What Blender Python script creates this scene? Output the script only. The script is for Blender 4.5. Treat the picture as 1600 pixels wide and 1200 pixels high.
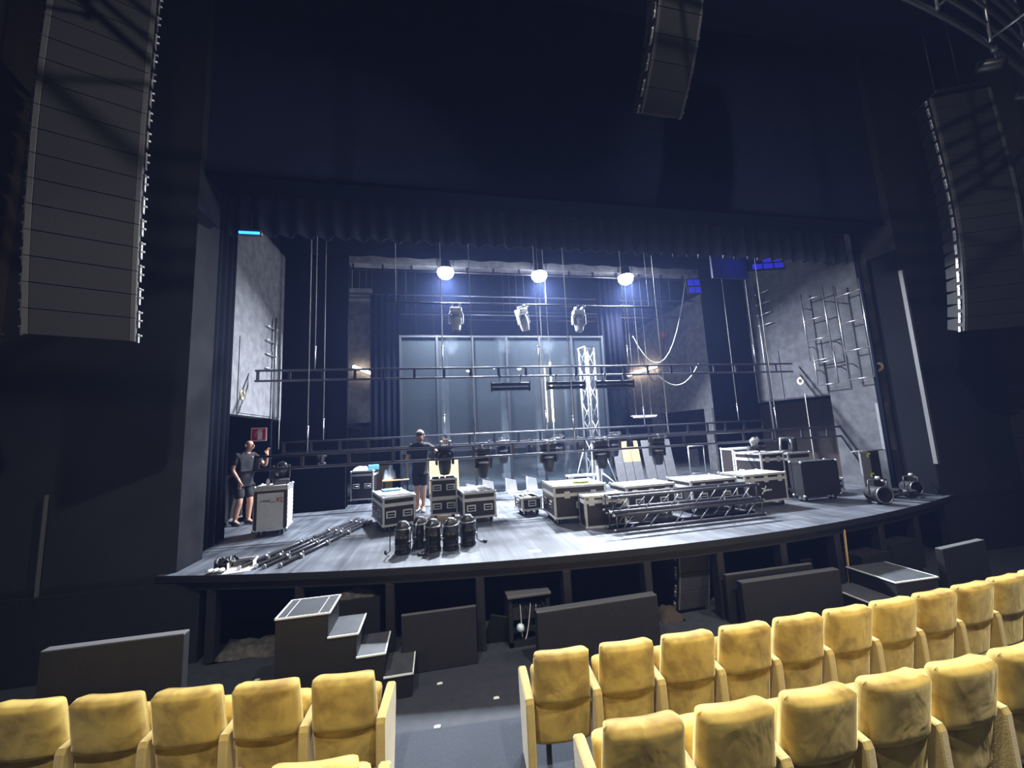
import bpy, bmesh, math, random
from mathutils import Matrix, Vector
random.seed(7)
PI = math.pi
scene = bpy.context.scene
for o in list(bpy.data.objects): bpy.data.objects.remove(o)

# ------------------------------------------------------------------ camera
def cam_basis(yaw, pitch, roll):
    cy, sy, cp, sp = math.cos(yaw), math.sin(yaw), math.cos(pitch), math.sin(pitch)
    f = Vector((sy*cp, cy*cp, sp)); r = Vector((cy, -sy, 0)); u = r.cross(f)
    c, s = math.cos(roll), math.sin(roll)
    return r*c + u*s, u*c - r*s, f
r_, u_, f_ = cam_basis(math.radians(11.32), math.radians(7.42), math.radians(-2.735))
cd = bpy.data.cameras.new('camera'); cam = bpy.data.objects.new('camera', cd)
scene.collection.objects.link(cam); scene.camera = cam
cd.sensor_fit = 'HORIZONTAL'; cd.sensor_width = 36; cd.lens = 605/1600*36
cd.clip_start = 0.05; cd.clip_end = 200
cam.matrix_world = Matrix(((r_.x, u_.x, -f_.x, 0), (r_.y, u_.y, -f_.y, 0), (r_.z, u_.z, -f_.z, 2.68), (0, 0, 0, 1)))

# ------------------------------------------------------------------ world, exposure
w = bpy.data.worlds.new('world'); scene.world = w; w.use_nodes = True
wn = w.node_tree.nodes; wl = w.node_tree.links
wn['Background'].inputs[0].default_value = (.25, .4, 1, 1); wn['Background'].inputs[1].default_value = .004
HAZE = 0.0022
if HAZE:
    vs = wn.new('ShaderNodeVolumeScatter'); vs.inputs['Color'].default_value = (.30, .42, 1, 1)
    vs.inputs['Density'].default_value = HAZE; vs.inputs['Anisotropy'].default_value = .35
    wl.new(vs.outputs[0], wn['World Output'].inputs['Volume'])
scene.view_settings.view_transform = 'Standard'; scene.view_settings.look = 'None'
scene.cycles.max_bounces = 5; scene.cycles.diffuse_bounces = 3; scene.cycles.glossy_bounces = 3; scene.cycles.transmission_bounces = 3
scene.view_settings.exposure = 0.0; scene.view_settings.gamma = 1; scene.view_settings.use_curve_mapping = False

# ------------------------------------------------------------------ lights of the house (downlights in the auditorium ceiling)
STAGE_W = 1480.; HOUSE_W = 120.
def area(name, loc, tgt, power, size, col, spread=180):
    l = bpy.data.lights.new(name, 'AREA'); l.shape = 'DISK'; l.size = size; l.energy = power; l.color = col
    l.spread = math.radians(spread)
    o = bpy.data.objects.new(name, l); scene.collection.objects.link(o); o.location = loc
    o.rotation_euler = (Vector(tgt) - Vector(loc)).to_track_quat('-Z', 'Y').to_euler()
    return o
HOUSE = [((-1.6, .1, 8.6), (-1.5, 2.4, 0), 1.05, 85), ((2.6, .1, 8.6), (2.5, 2.4, 0), 1.05, 85), ((6.4, .2, 8.6), (5.6, 2.6, 0), 1.05, 85),
         ((5.6, .4, 10.6), (-3.4, 4.6, 5.4), .34, 50), ((.4, .4, 10.6), (7.4, 4.8, 6.4), .30, 60)]
for i, (p, t, k, sp) in enumerate(HOUSE):
    area('house_lamp', p, t, HOUSE_W*k, .2, (1, .95, .87), sp)

# ------------------------------------------------------------------ materials
M = {}
def mat(name, col, rough=.6, metal=0, spec=.5, noise=None, bump=0, bscale=40, emit=None, sheen=0, coat=0):
    m = bpy.data.materials.new(name); m.use_nodes = True; nt = m.node_tree; b = nt.nodes['Principled BSDF']
    b.inputs['Base Color'].default_value = (*col, 1); b.inputs['Roughness'].default_value = rough
    b.inputs['Metallic'].default_value = metal; b.inputs['Specular IOR Level'].default_value = spec
    if sheen: b.inputs['Sheen Weight'].default_value = sheen
    if coat: b.inputs['Coat Weight'].default_value = coat
    tc = nt.nodes.new('ShaderNodeTexCoord')
    if noise:
        c2, scale, detail, lo, hi = noise
        n = nt.nodes.new('ShaderNodeTexNoise'); n.inputs['Scale'].default_value = scale; n.inputs['Detail'].default_value = detail
        r = nt.nodes.new('ShaderNodeValToRGB'); r.color_ramp.elements[0].position = lo; r.color_ramp.elements[1].position = hi
        r.color_ramp.elements[0].color = (*col, 1); r.color_ramp.elements[1].color = (*c2, 1)
        nt.links.new(tc.outputs['Object'], n.inputs['Vector']); nt.links.new(n.outputs['Fac'], r.inputs['Fac'])
        nt.links.new(r.outputs['Color'], b.inputs['Base Color'])
    if bump:
        n2 = nt.nodes.new('ShaderNodeTexNoise'); n2.inputs['Scale'].default_value = bscale; n2.inputs['Detail'].default_value = 5
        bp = nt.nodes.new('ShaderNodeBump'); bp.inputs['Strength'].default_value = bump; bp.inputs['Distance'].default_value = .02
        nt.links.new(tc.outputs['Object'], n2.inputs['Vector']); nt.links.new(n2.outputs['Fac'], bp.inputs['Height'])
        nt.links.new(bp.outputs['Normal'], b.inputs['Normal'])
    if emit:
        b.inputs['Emission Color'].default_value = (*emit[0], 1); b.inputs['Emission Strength'].default_value = emit[1]
    M[name] = m; return m
mat('black_paint', (.006, .006, .008), .6, noise=((.011, .011, .014), 6, 6, .35, .7))
mat('black_panel', (.008, .008, .010), .65, noise=((.013, .013, .016), 9, 8, .3, .75), bump=.15, bscale=120)
mat('dark_wall', (.012, .018, .052), .85, spec=.2, noise=((.016, .023, .064), 1.2, 5, .3, .7))  # navy tint stands in for the blue glare over the header
mat('pillar_wall', (.012, .014, .021), .85, noise=((.017, .019, .028), 2, 5, .3, .7))
mat('wood_wall', (.020, .013, .010), .6, noise=((.032, .021, .015), 3, 6, .3, .7))
mat('ledge', (.06, .05, .04), .5)
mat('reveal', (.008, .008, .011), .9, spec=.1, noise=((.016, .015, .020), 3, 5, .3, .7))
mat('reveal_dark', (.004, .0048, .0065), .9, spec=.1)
mat('board_grey', (.16, .16, .18), .7)
mat('gallery_shaded', (.045, .046, .054), .85, noise=((.075, .076, .088), 5, 9, .38, .66), bump=.3, bscale=60)  # same wall as gallery, darkened for the weaker light on the right
mat('pale_head', (.36, .36, .38), .45)
mat('tower_paint', (.42, .43, .45), .45, .3)
mat('drape', (.0035, .0048, .012), .95, spec=.1)
mat('valance', (.032, .038, .07), .92, spec=.2)
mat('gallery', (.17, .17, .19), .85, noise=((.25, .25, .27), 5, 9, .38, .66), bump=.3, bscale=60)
mat('under_brown', (.045, .032, .030), .8, noise=((.06, .045, .04), 2, 5, .3, .7))
mat('back_wall', (.055, .06, .075), .7, noise=((.075, .085, .10), 1.5, 5, .3, .7))
mat('glass_frame', (.025, .028, .035), .6)
mat('aluminium', (.62, .62, .63), .42, .85, noise=((.74, .74, .74), 20, 4, .3, .7))
mat('pale_edge', (.52, .52, .50), .5, .25, noise=((.62, .62, .60), 14, 4, .3, .7))
mat('steel', (.42, .42, .45), .35, .9)
mat('dark_tube', (.05, .05, .06), .38, .55)
mat('bar_tube', (.12, .12, .145), .38, .6)
mat('brace_tube', (.16, .16, .19), .45, .4)
mat('laminate', (.020, .015, .015), .42, noise=((.030, .024, .024), 30, 4, .3, .7))
mat('case_top', (.16, .16, .17), .5, .2, noise=((.28, .28, .29), 8, 6, .35, .7))
mat('rubber', (.015, .015, .015), .8)
mat('plastic', (.018, .018, .020), .38, noise=((.03, .03, .034), 12, 4, .3, .7))
mat('gloss_black', (.01, .01, .012), .16, coat=.4)
mat('grille', (.027, .028, .033), .75, noise=((.038, .039, .045), 160, 2, .35, .65), bump=.3, bscale=300)
mat('cab_edge', (.11, .11, .12), .6)
mat('white_paint', (.78, .79, .80), .5)
mat('grey_case', (.50, .50, .50), .5, noise=((.58, .58, .57), 9, 6, .3, .7))
mat('white_tape', (.80, .82, .84), .6)
mat('yellow_tape', (.62, .78, .04), .6)
mat('hivis', (.55, .75, .05), .8)
mat('tan_wood', (.66, .40, .17), .6, noise=((.74, .48, .22), 6, 5, .3, .7))
mat('grey_board', (.13, .13, .145), .7, noise=((.17, .17, .185), 6, 5, .3, .7))
mat('slot_wood', (.045, .032, .024), .9)
mat('red_sign', (.55, .012, .03), .5)
mat('red_ink', (.45, .02, .03), .5)
mat('dark_ink', (.05, .05, .06), .5)
mat('blue_plastic', (.03, .08, .45), .5)
mat('cyan_cloth', (.12, .42, .62), .8)
mat('blue_cloth', (.45, .62, .80), .8, noise=((.85, .9, .95), 16, 3, .45, .55))
mat('carpet', (.030, .036, .050), .95, noise=((.045, .052, .068), 70, 4, .3, .7), bump=.25, bscale=300)
mat('pit_floor', (.024, .028, .038), .8, noise=((.036, .040, .052), 8, 6, .3, .7))
mat('step_top', (.05, .055, .065), .45, noise=((.075, .08, .09), 10, 5, .3, .7))
mat('dust', (.04, .038, .034), .9, noise=((.10, .093, .08), 14, 6, .35, .65))
mat('paper', (.75, .74, .70), .8)
mat('rope', (.50, .49, .46), .6)
mat('cable', (.012, .012, .014), .5)
mat('skin', (.50, .27, .19), .5)
mat('skin_tan', (.46, .25, .17), .5)
mat('hair_grey', (.07, .06, .055), .8, noise=((.17, .16, .15), 60, 3, .35, .65))
mat('stubble', (.12, .09, .08), .8)
mat('tshirt', (.012, .012, .016), .9)
mat('shorts', (.011, .012, .016), .9)
mat('grey_shorts', (.018, .018, .022), .9)
mat('trainers', (.78, .78, .78), .6)
mat('dark_shoes', (.03, .03, .035), .6)
mat('foam', (.60, .52, .36), .9)
mat('shell_red', (.40, .07, .05), .6)
mat('warm_tube', (1, .9, .75), .5, emit=((1, .78, .50), 26))
mat('lamp_face', (1, 1, 1), .5, emit=((.86, .92, 1), 60))
mat('blue_tube', (.02, .1, .9), .5, emit=((.01, .12, 1), 9))
mat('blue_lit_cell', (.02, .02, .5), .5, emit=((.05, .05, 1), .40))  # glow stands in for blue light falling on the panels
mat('small_lamp', (1, 1, 1), .5, emit=((1, .97, .9), 22))
mat('lens', (.008, .009, .012), .18, spec=.4)
mat('blue_glow_cloth', (.02, .025, .08), .9)

def velvet():
    m = mat('velvet', (.60, .37, .055), .75, sheen=.6)
    nt = m.node_tree; b = nt.nodes['Principled BSDF']; b.inputs['Sheen Tint'].default_value = (1, .85, .45, 1)
    b.inputs['Sheen Roughness'].default_value = .4
    tc = nt.nodes.new('ShaderNodeTexCoord'); oi = nt.nodes.new('ShaderNodeObjectInfo')
    add = nt.nodes.new('ShaderNodeVectorMath'); add.operation = 'ADD'
    mul = nt.nodes.new('ShaderNodeMath'); mul.operation = 'MULTIPLY'; mul.inputs[1].default_value = 37
    nt.links.new(oi.outputs['Random'], mul.inputs[0]); nt.links.new(tc.outputs['Object'], add.inputs[0]); nt.links.new(mul.outputs[0], add.inputs[1])
    n = nt.nodes.new('ShaderNodeTexNoise'); n.inputs['Scale'].default_value = 5.; n.inputs['Detail'].default_value = 8; n.inputs['Distortion'].default_value = .35
    r = nt.nodes.new('ShaderNodeValToRGB'); e = r.color_ramp.elements
    e[0].position = .34; e[0].color = (.31, .195, .036, 1); e[1].position = .60; e[1].color = (.60, .42, .095, 1)
    nt.links.new(add.outputs[0], n.inputs['Vector']); nt.links.new(n.outputs['Fac'], r.inputs['Fac']); nt.links.new(r.outputs['Color'], b.inputs['Base Color'])
    mp = nt.nodes.new('ShaderNodeMapping'); mp.inputs['Scale'].default_value = (1.2, 1, .7)
    n2 = nt.nodes.new('ShaderNodeTexNoise'); n2.inputs['Scale'].default_value = 4.5; n2.inputs['Detail'].default_value = 2.5; n2.inputs['Distortion'].default_value = .5
    bp = nt.nodes.new('ShaderNodeBump'); bp.inputs['Strength'].default_value = .6; bp.inputs['Distance'].default_value = .035
    nt.links.new(add.outputs[0], mp.inputs['Vector']); nt.links.new(mp.outputs[0], n2.inputs['Vector']); nt.links.new(n2.outputs['Fac'], bp.inputs['Height'])
    nt.links.new(bp.outputs['Normal'], b.inputs['Normal'])
velvet()
def velvet_plain():
    mat('velvet_arm', (.44, .31, .075), .8, noise=((.56, .41, .115), 7, 6, .3, .7), sheen=.5, bump=.2, bscale=90)
velvet_plain()

def stage_mat():
    m = bpy.data.materials.new('stage_boards'); m.use_nodes = True; nt = m.node_tree; b = nt.nodes['Principled BSDF']
    tc = nt.nodes.new('ShaderNodeTexCoord')
    mp = nt.nodes.new('ShaderNodeMapping'); mp.inputs['Scale'].default_value = (9, .5, 1); mp.inputs['Rotation'].default_value = (0, 0, .0)
    n = nt.nodes.new('ShaderNodeTexNoise'); n.inputs['Scale'].default_value = 1.6; n.inputs['Detail'].default_value = 8
    n2 = nt.nodes.new('ShaderNodeTexNoise'); n2.inputs['Scale'].default_value = 2.2; n2.inputs['Detail'].default_value = 9
    mix = nt.nodes.new('ShaderNodeMath'); mix.operation = 'MULTIPLY'
    r = nt.nodes.new('ShaderNodeValToRGB'); e = r.color_ramp.elements
    e[0].position = .16; e[0].color = (.048, .053, .066, 1); e[1].position = .38; e[1].color = (.125, .138, .165, 1)
    nt.links.new(tc.outputs['Object'], mp.inputs[0]); nt.links.new(mp.outputs[0], n.inputs['Vector']); nt.links.new(tc.outputs['Object'], n2.inputs['Vector'])
    nt.links.new(n.outputs['Fac'], mix.inputs[0]); nt.links.new(n2.outputs['Fac'], mix.inputs[1]); nt.links.new(mix.outputs[0], r.inputs['Fac'])
    # seams between boards running upstage
    br = nt.nodes.new('ShaderNodeTexBrick'); br.offset = .5; br.inputs['Scale'].default_value = 1
    br.inputs['Brick Width'].default_value = 2.4; br.inputs['Row Height'].default_value = .62; br.inputs['Mortar Size'].default_value = .006
    br.inputs['Color1'].default_value = (1, 1, 1, 1); br.inputs['Color2'].default_value = (.88, .88, .9, 1); br.inputs['Mortar'].default_value = (.45, .45, .5, 1)
    mp2 = nt.nodes.new('ShaderNodeMapping'); mp2.inputs['Rotation'].default_value = (0, 0, PI/2)
    nt.links.new(tc.outputs['Object'], mp2.inputs[0]); nt.links.new(mp2.outputs[0], br.inputs['Vector'])
    mm = nt.nodes.new('ShaderNodeMix'); mm.data_type = 'RGBA'; mm.blend_type = 'MULTIPLY'; mm.inputs['Factor'].default_value = 1
    nt.links.new(r.outputs['Color'], mm.inputs['A']); nt.links.new(br.outputs['Color'], mm.inputs['B']); nt.links.new(mm.outputs['Result'], b.inputs['Base Color'])
    rr = nt.nodes.new('ShaderNodeMapRange'); rr.inputs['To Min'].default_value = .34; rr.inputs['To Max'].default_value = .62
    nt.links.new(n2.outputs['Fac'], rr.inputs['Value']); nt.links.new(rr.outputs[0], b.inputs['Roughness'])
    bp = nt.nodes.new('ShaderNodeBump'); bp.inputs['Strength'].default_value = .12; bp.inputs['Distance'].default_value = .01
    nt.links.new(n.outputs['Fac'], bp.inputs['Height']); nt.links.new(bp.outputs['Normal'], b.inputs['Normal'])
    M['stage_boards'] = m
stage_mat()
def glass_mat():
    m = bpy.data.materials.new('pane_glass'); m.use_nodes = True; nt = m.node_tree; nt.nodes.remove(nt.nodes['Principled BSDF'])
    t = nt.nodes.new('ShaderNodeBsdfTransparent'); t.inputs[0].default_value = (.78, .84, .88, 1)
    g = nt.nodes.new('ShaderNodeBsdfGlossy'); g.inputs['Roughness'].default_value = .12; g.inputs[0].default_value = (.8, .88, .95, 1)
    d = nt.nodes.new('ShaderNodeBsdfDiffuse'); d.inputs[0].default_value = (.30, .37, .43, 1)
    f = nt.nodes.new('ShaderNodeFresnel'); f.inputs[0].default_value = 1.55
    m1 = nt.nodes.new('ShaderNodeMixShader'); m2 = nt.nodes.new('ShaderNodeMixShader'); m1.inputs[0].default_value = .11
    nt.links.new(t.outputs[0], m1.inputs[1]); nt.links.new(d.outputs[0], m1.inputs[2])
    nt.links.new(f.outputs[0], m2.inputs[0]); nt.links.new(m1.outputs[0], m2.inputs[1]); nt.links.new(g.outputs[0], m2.inputs[2])
    nt.links.new(m2.outputs[0], nt.nodes['Material Output'].inputs[0]); M['pane_glass'] = m
glass_mat()

# ------------------------------------------------------------------ mesh helpers
COL = scene.collection
class MB:
    def __init__(s): s.v = []; s.f = []; s.sm = []; s.mi = []
    def add(s, vs, fs, M_=None, smooth=False, mi=0):
        b = len(s.v)
        s.v += [tuple(M_ @ Vector(p)) if M_ is not None else tuple(p) for p in vs]
        for f in fs: s.f.append([i+b for i in f]); s.sm.append(smooth); s.mi.append(mi)
        return s
    def box(s, x0, x1, y0, y1, z0, z1, M_=None, mi=0):
        v = [(x0, y0, z0), (x1, y0, z0), (x1, y1, z0), (x0, y1, z0), (x0, y0, z1), (x1, y0, z1), (x1, y1, z1), (x0, y1, z1)]
        return s.add(v, [(3, 2, 1, 0), (4, 5, 6, 7), (0, 1, 5, 4), (1, 2, 6, 5), (2, 3, 7, 6), (3, 0, 4, 7)], M_, mi=mi)
    def cbox(s, c, d, M_=None, mi=0):
        return s.box(c[0]-d[0]/2, c[0]+d[0]/2, c[1]-d[1]/2, c[1]+d[1]/2, c[2]-d[2]/2, c[2]+d[2]/2, M_, mi)
    def cham(s, c, d, b, M_=None, mi=0):            # box with chamfered edges
        hx, hy, hz = d[0]/2, d[1]/2, d[2]/2; v = []; idx = {}
        for sx in (-1, 1):
            for sy in (-1, 1):
                for sz in (-1, 1):
                    for k in range(3):
                        q = [sx*(hx-b), sy*(hy-b), sz*(hz-b)]; q[k] = (sx*hx, sy*hy, sz*hz)[k]
                        idx[(sx, sy, sz, k)] = len(v); v.append((c[0]+q[0], c[1]+q[1], c[2]+q[2]))
        fs = []
        for k in range(3):
            a, e = [(1, 2), (2, 0), (0, 1)][k]
            for sg in (-1, 1):
                loop = []
                for (p, q) in ((-1, -1), (1, -1), (1, 1), (-1, 1)):
                    t = [0, 0, 0]; t[k] = sg; t[a] = p; t[e] = q; loop.append(idx[(*t, k)])
                fs.append(loop if sg > 0 else loop[::-1])
        for k in range(3):
            a, e = [(1, 2), (2, 0), (0, 1)][k]
            for p in (-1, 1):
                for q in (-1, 1):
                    t0 = [0, 0, 0]; t1 = [0, 0, 0]; t0[k] = -1; t1[k] = 1; t0[a] = t1[a] = p; t0[e] = t1[e] = q
                    L = [idx[(*t0, a)], idx[(*t1, a)], idx[(*t1, e)], idx[(*t0, e)]]
                    fs.append(L if p*q < 0 else L[::-1])
        for sx in (-1, 1):
            for sy in (-1, 1):
                for sz in (-1, 1):
                    L = [idx[(sx, sy, sz, k)] for k in range(3)]; fs.append(L if sx*sy*sz > 0 else L[::-1])
        return s.add(v, fs, M_, mi=mi)
    def tube(s, p0, p1, r, n=8, r1=None, caps=True, mi=0, M_=None):
        p0, p1 = Vector(p0), Vector(p1); d = (p1-p0).normalized()
        a = d.orthogonal().normalized(); b = d.cross(a); r1 = r if r1 is None else r1; v = []
        for p, rr in ((p0, r), (p1, r1)):
            for i in range(n):
                t = 2*PI*i/n; v.append(p + (a*math.cos(t) + b*math.sin(t))*rr)
        s.add(v, [(i, (i+1) % n, n+(i+1) % n, n+i) for i in range(n)], M_, True, mi)
        if caps: s.add(v, [tuple(range(n))[::-1], tuple(range(n, 2*n))], M_, False, mi)
        return s
    def path(s, pts, r, n=6, mi=0, M_=None):
        pts = [Vector(p) for p in pts]; v = []; ref = None
        for i, p in enumerate(pts):
            d = (pts[min(i+1, len(pts)-1)] - pts[max(i-1, 0)]).normalized()
            if ref is None: ref = d.orthogonal().normalized()
            a = (ref - d*ref.dot(d)); a = a.normalized() if a.length > 1e-4 else d.orthogonal().normalized(); ref = a; b = d.cross(a)
            for k in range(n):
                t = 2*PI*k/n; v.append(p + (a*math.cos(t)+b*math.sin(t))*r)
        m = len(pts)
        s.add(v, [(i*n+k, i*n+(k+1) % n, (i+1)*n+(k+1) % n, (i+1)*n+k) for i in range(m-1) for k in range(n)], M_, True, mi)
        s.add(v, [tuple(range(n))[::-1], tuple(range((m-1)*n, m*n))], M_, False, mi); return s
    def lathe(s, prof, n=16, M_=None, smooth=True, mi=0, cap=True):
        v = []
        for r, z in prof:
            for i in range(n): t = 2*PI*i/n; v.append((r*math.cos(t), r*math.sin(t), z))
        m = len(prof)
        s.add(v, [(j*n+i, j*n+(i+1) % n, (j+1)*n+(i+1) % n, (j+1)*n+i) for j in range(m-1) for i in range(n)], M_, smooth, mi)
        if cap: s.add(v, [tuple(range(n))[::-1], tuple(range((m-1)*n, m*n))], M_, False, mi)
        return s
    def prism(s, poly, y0, y1, M_=None, mi=0):      # polygon in xz extruded along y
        n = len(poly); v = [(x, y0, z) for x, z in poly] + [(x, y1, z) for x, z in poly]
        return s.add(v, [tuple(range(n)), tuple(range(n, 2*n))[::-1]] + [(i, n+i, n+(i+1) % n, (i+1) % n) for i in range(n)], M_, mi=mi)
    def mesh(s, name, mats):
        me = bpy.data.meshes.new(name); me.from_pydata([tuple(p) for p in s.v], [], s.f)
        for m in (mats if isinstance(mats, (list, tuple)) else [mats]): me.materials.append(M[m])
        me.polygons.foreach_set('use_smooth', s.sm); me.polygons.foreach_set('material_index', s.mi)
        bm = bmesh.new(); bm.from_mesh(me); bmesh.ops.remove_doubles(bm, verts=bm.verts, dist=1e-5)
        bmesh.ops.recalc_face_normals(bm, faces=bm.faces); bm.to_mesh(me); bm.free(); me.update(); return me
    def build(s, name, mats, parent=None, loc=None, rot=None):
        return link(name, s.mesh(name, mats), parent, loc, rot)
def link(name, me, parent=None, loc=None, rot=None):
    o = bpy.data.objects.new(name, me); COL.objects.link(o)
    if parent: o.parent = parent
    if loc: o.location = loc
    if rot: o.rotation_euler = rot
    return o
def tag(o, label, cat, group=None):
    o['label'] = label; o['category'] = cat
    if group: o['group'] = group
    return o
def thing(name, label, cat, loc=(0, 0, 0), rz=0, group=None, rot=None):
    o = bpy.data.objects.new(name, None); COL.objects.link(o); o.empty_display_size = .1
    o.location = loc; o.rotation_euler = rot if rot else (0, 0, rz); return tag(o, label, cat, group)
def struct(o): o['kind'] = 'structure'; return o
def T(x=0, y=0, z=0, rx=0, ry=0, rz=0):
    return Matrix.Translation((x, y, z)) @ Matrix.Rotation(rz, 4, 'Z') @ Matrix.Rotation(ry, 4, 'Y') @ Matrix.Rotation(rx, 4, 'X')
def copy_tree(o, parent=None):
    c = o.copy(); COL.objects.link(c); c.parent = parent
    for ch in list(o.children): copy_tree(ch, c)
    return c
def place(root, loc, rz, label, group=None, rot=None):
    root.location = loc; root.rotation_euler = rot if rot else (0, 0, rz); root['label'] = label
    if group: root['group'] = group
    return root
SH = {}
def shared(key, fn):
    if key not in SH: SH[key] = fn()
    return SH[key]

SZ = 1.08          # stage level
CX = 3.2           # stage centre line
def edge_y(x): return 5.03 + (x-CX)**2/43.2

# ================================================================== SETTING
# stage deck with curved front
def deck():
    b = MB(); xs = [-3.6 + i*(15.9/48) for i in range(49)]
    top = [(x, edge_y(x), SZ) for x in xs]; bot = [(x, edge_y(x), SZ-.07) for x in xs]
    n = len(xs); v = top + bot + [(x, 9, SZ) for x in xs]
    f = [(i, i+1, 2*n+i+1, 2*n+i) for i in range(n-1)] + [(i, n+i, n+i+1, i+1) for i in range(n-1)]
    b.add(v, f)
    b.add([(x, 9, SZ) for x in (xs[0], xs[-1])] + [(13, 22, SZ), (-7.5, 22, SZ), (-7.5, 9, SZ), (13, 9, SZ)], [(4, 5, 2, 3)])
    b.box(-7.5, -3.6, 6.9, 9, SZ-.07, SZ); b.box(xs[-1], 13, 6.9, 9, SZ-.07, SZ)
    o = struct(b.build('stage_floor', 'stage_boards'))
    lip = MB()
    v = []
    for x in xs:
        y = edge_y(x)
        v += [(x, y-.012, SZ-.003), (x, y-.012, SZ-.085), (x, y+.05, SZ-.085), (x, y+.05, SZ-.072)]
    n = len(xs)
    lip.add(v, [(4*i+k, 4*i+4+k, 4*i+4+(k+1) % 4, 4*i+(k+1) % 4) for i in range(n-1) for k in range(3)])
    lip.build('stage_lip', 'black_paint', o)
    ap = MB()                                      # fascia beam under the lip
    v = []
    for x in xs:
        y = edge_y(x)+.05; v += [(x, y, SZ-.085), (x, y, SZ-.20), (x, y+.06, SZ-.20)]
    ap.add(v, [(3*i+k, 3*i+3+k, 3*i+4+k, 3*i+k+1) for i in range(n-1) for k in range(2)])
    ap.build('fascia_beam', 'black_paint', o)
    return o
stage = deck()
# posts under the stage front
def post_mesh():
    b = MB(); b.cham((0, 0, .44), (.11, .16, .88), .008); return b.mesh('post', 'black_panel')
for k in range(-2, 9):
    x = -.62 + 1.13*k
    if -3.2 < x < 9.6: link('post', shared('post', post_mesh), stage, (x, edge_y(x)+.13, 0))
# under-stage void
b = MB(); b.box(-4, 12, 7.2, 7.3, 0, SZ-.07); struct(b.build('wall_understage', 'dark_wall'))
# floors
b = MB(); b.box(-9, 16, -4, 8, -.1, 0); struct(b.build('floor', 'pit_floor'))
def row_y(x): return 3.2 + .0134*(x-CX)**2
def terrace(name, dy0, z, m):
    b = MB(); xs = [-9 + i*.5 for i in range(51)]; v = []
    for x in xs:
        y = row_y(x)+dy0; v += [(x, y, z), (x, y, z-.17), (x, -4, z)]
    b.add(v, [(3*i, 3*i+3, 3*i+5, 3*i+2) for i in range(50)] + [(3*i, 3*i+1, 3*i+4, 3*i+3) for i in range(50)])
    return struct(b.build(name, m))
terrace('floor_carpet', .72, .012, 'carpet')
terrace('floor_terrace', -.33, .16, 'carpet')
terrace('floor_terrace_upper', -1.36, .32, 'carpet')

# proscenium walls left and right
def pros(side):
    sx = -1 if side == 'left' else 1
    def X(a): return CX + sx*a
    o = None; b = MB()
    xi = 6.62
    b.box(min(X(xi), X(12)), max(X(xi), X(12)), 6.16, 6.76, 0, 13)
    o = struct(b.build('wall_proscenium_'+side, 'pillar_wall'))
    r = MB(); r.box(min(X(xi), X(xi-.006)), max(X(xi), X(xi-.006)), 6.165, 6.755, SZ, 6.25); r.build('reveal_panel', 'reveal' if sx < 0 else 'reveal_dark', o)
    t = MB(); t.box(min(X(xi-.02), X(xi+5)), max(X(xi-.02), X(xi+5)), 6.10, 6.16, SZ-.11, SZ-.02); t.build('ledge', 'black_panel', o)
    return o
pros('left'); pros('right')
b = MB(); b.box(CX-6.62, CX+6.62, 6.3, 6.7, 6.95, 13); hd = struct(b.build('wall_header', 'dark_wall'))
b = MB(); b.box(CX-6.62, CX+6.62, 6.28, 6.74, 6.88, 6.949); b.build('shade_strip', 'drape', hd)  # black strip added so no stage bounce shows under the header
# auditorium side walls with dark timber and ledges
def side_wall(side):
    sx = -1 if side == 'left' else 1
    x0 = -5.6 if side == 'left' else 12.1
    b = MB(); b.box(min(x0, x0+sx*.2), max(x0, x0+sx*.2), -4, 6.16, 0, 13)
    o = struct(b.build('wall_'+side, 'wood_wall'))
    for z in ((2.70, 3.2, 3.75, 4.3) if sx < 0 else (2.14, 2.68, 3.2)):
        t = MB(); t.box(min(x0, x0-sx*.035), max(x0, x0-sx*.035), -4, 6.15, z-.012, z+.012); t.build('ledge', 'ledge', o)
    return o
side_wall('left'); side_wall('right')
b = MB(); b.box(-5.9, 12.4, -4.2, -4, 0, 13); struct(b.build('wall_back', 'wood_wall'))
b = MB(); b.box(-5.9, 12.4, -4.2, 6.5, 11.2, 11.4); struct(b.build('ceiling', 'dark_wall'))
b = MB(); b.box(-4.87, -4.845, 6.07, 6.10, .45, 2.2); struct(b.build('trim_1', 'cab_edge'))
# stage house
b = MB(); b.box(-7.6, 13.1, 21.5, 21.7, 0, 13); struct(b.build('wall_stage_back', 'back_wall'))
b = MB(); b.box(-7.6, -7.4, 6.7, 21.6, 0, 13); struct(b.build('wall_stage_left', 'under_brown'))
b = MB(); b.box(12.9, 13.1, 6.7, 21.6, 0, 13); struct(b.build('wall_stage_right', 'under_brown'))
b = MB(); b.box(-7.6, 13.1, 6.7, 21.7, 12.8, 13); struct(b.build('ceiling_fly', 'dark_wall'))
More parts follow.
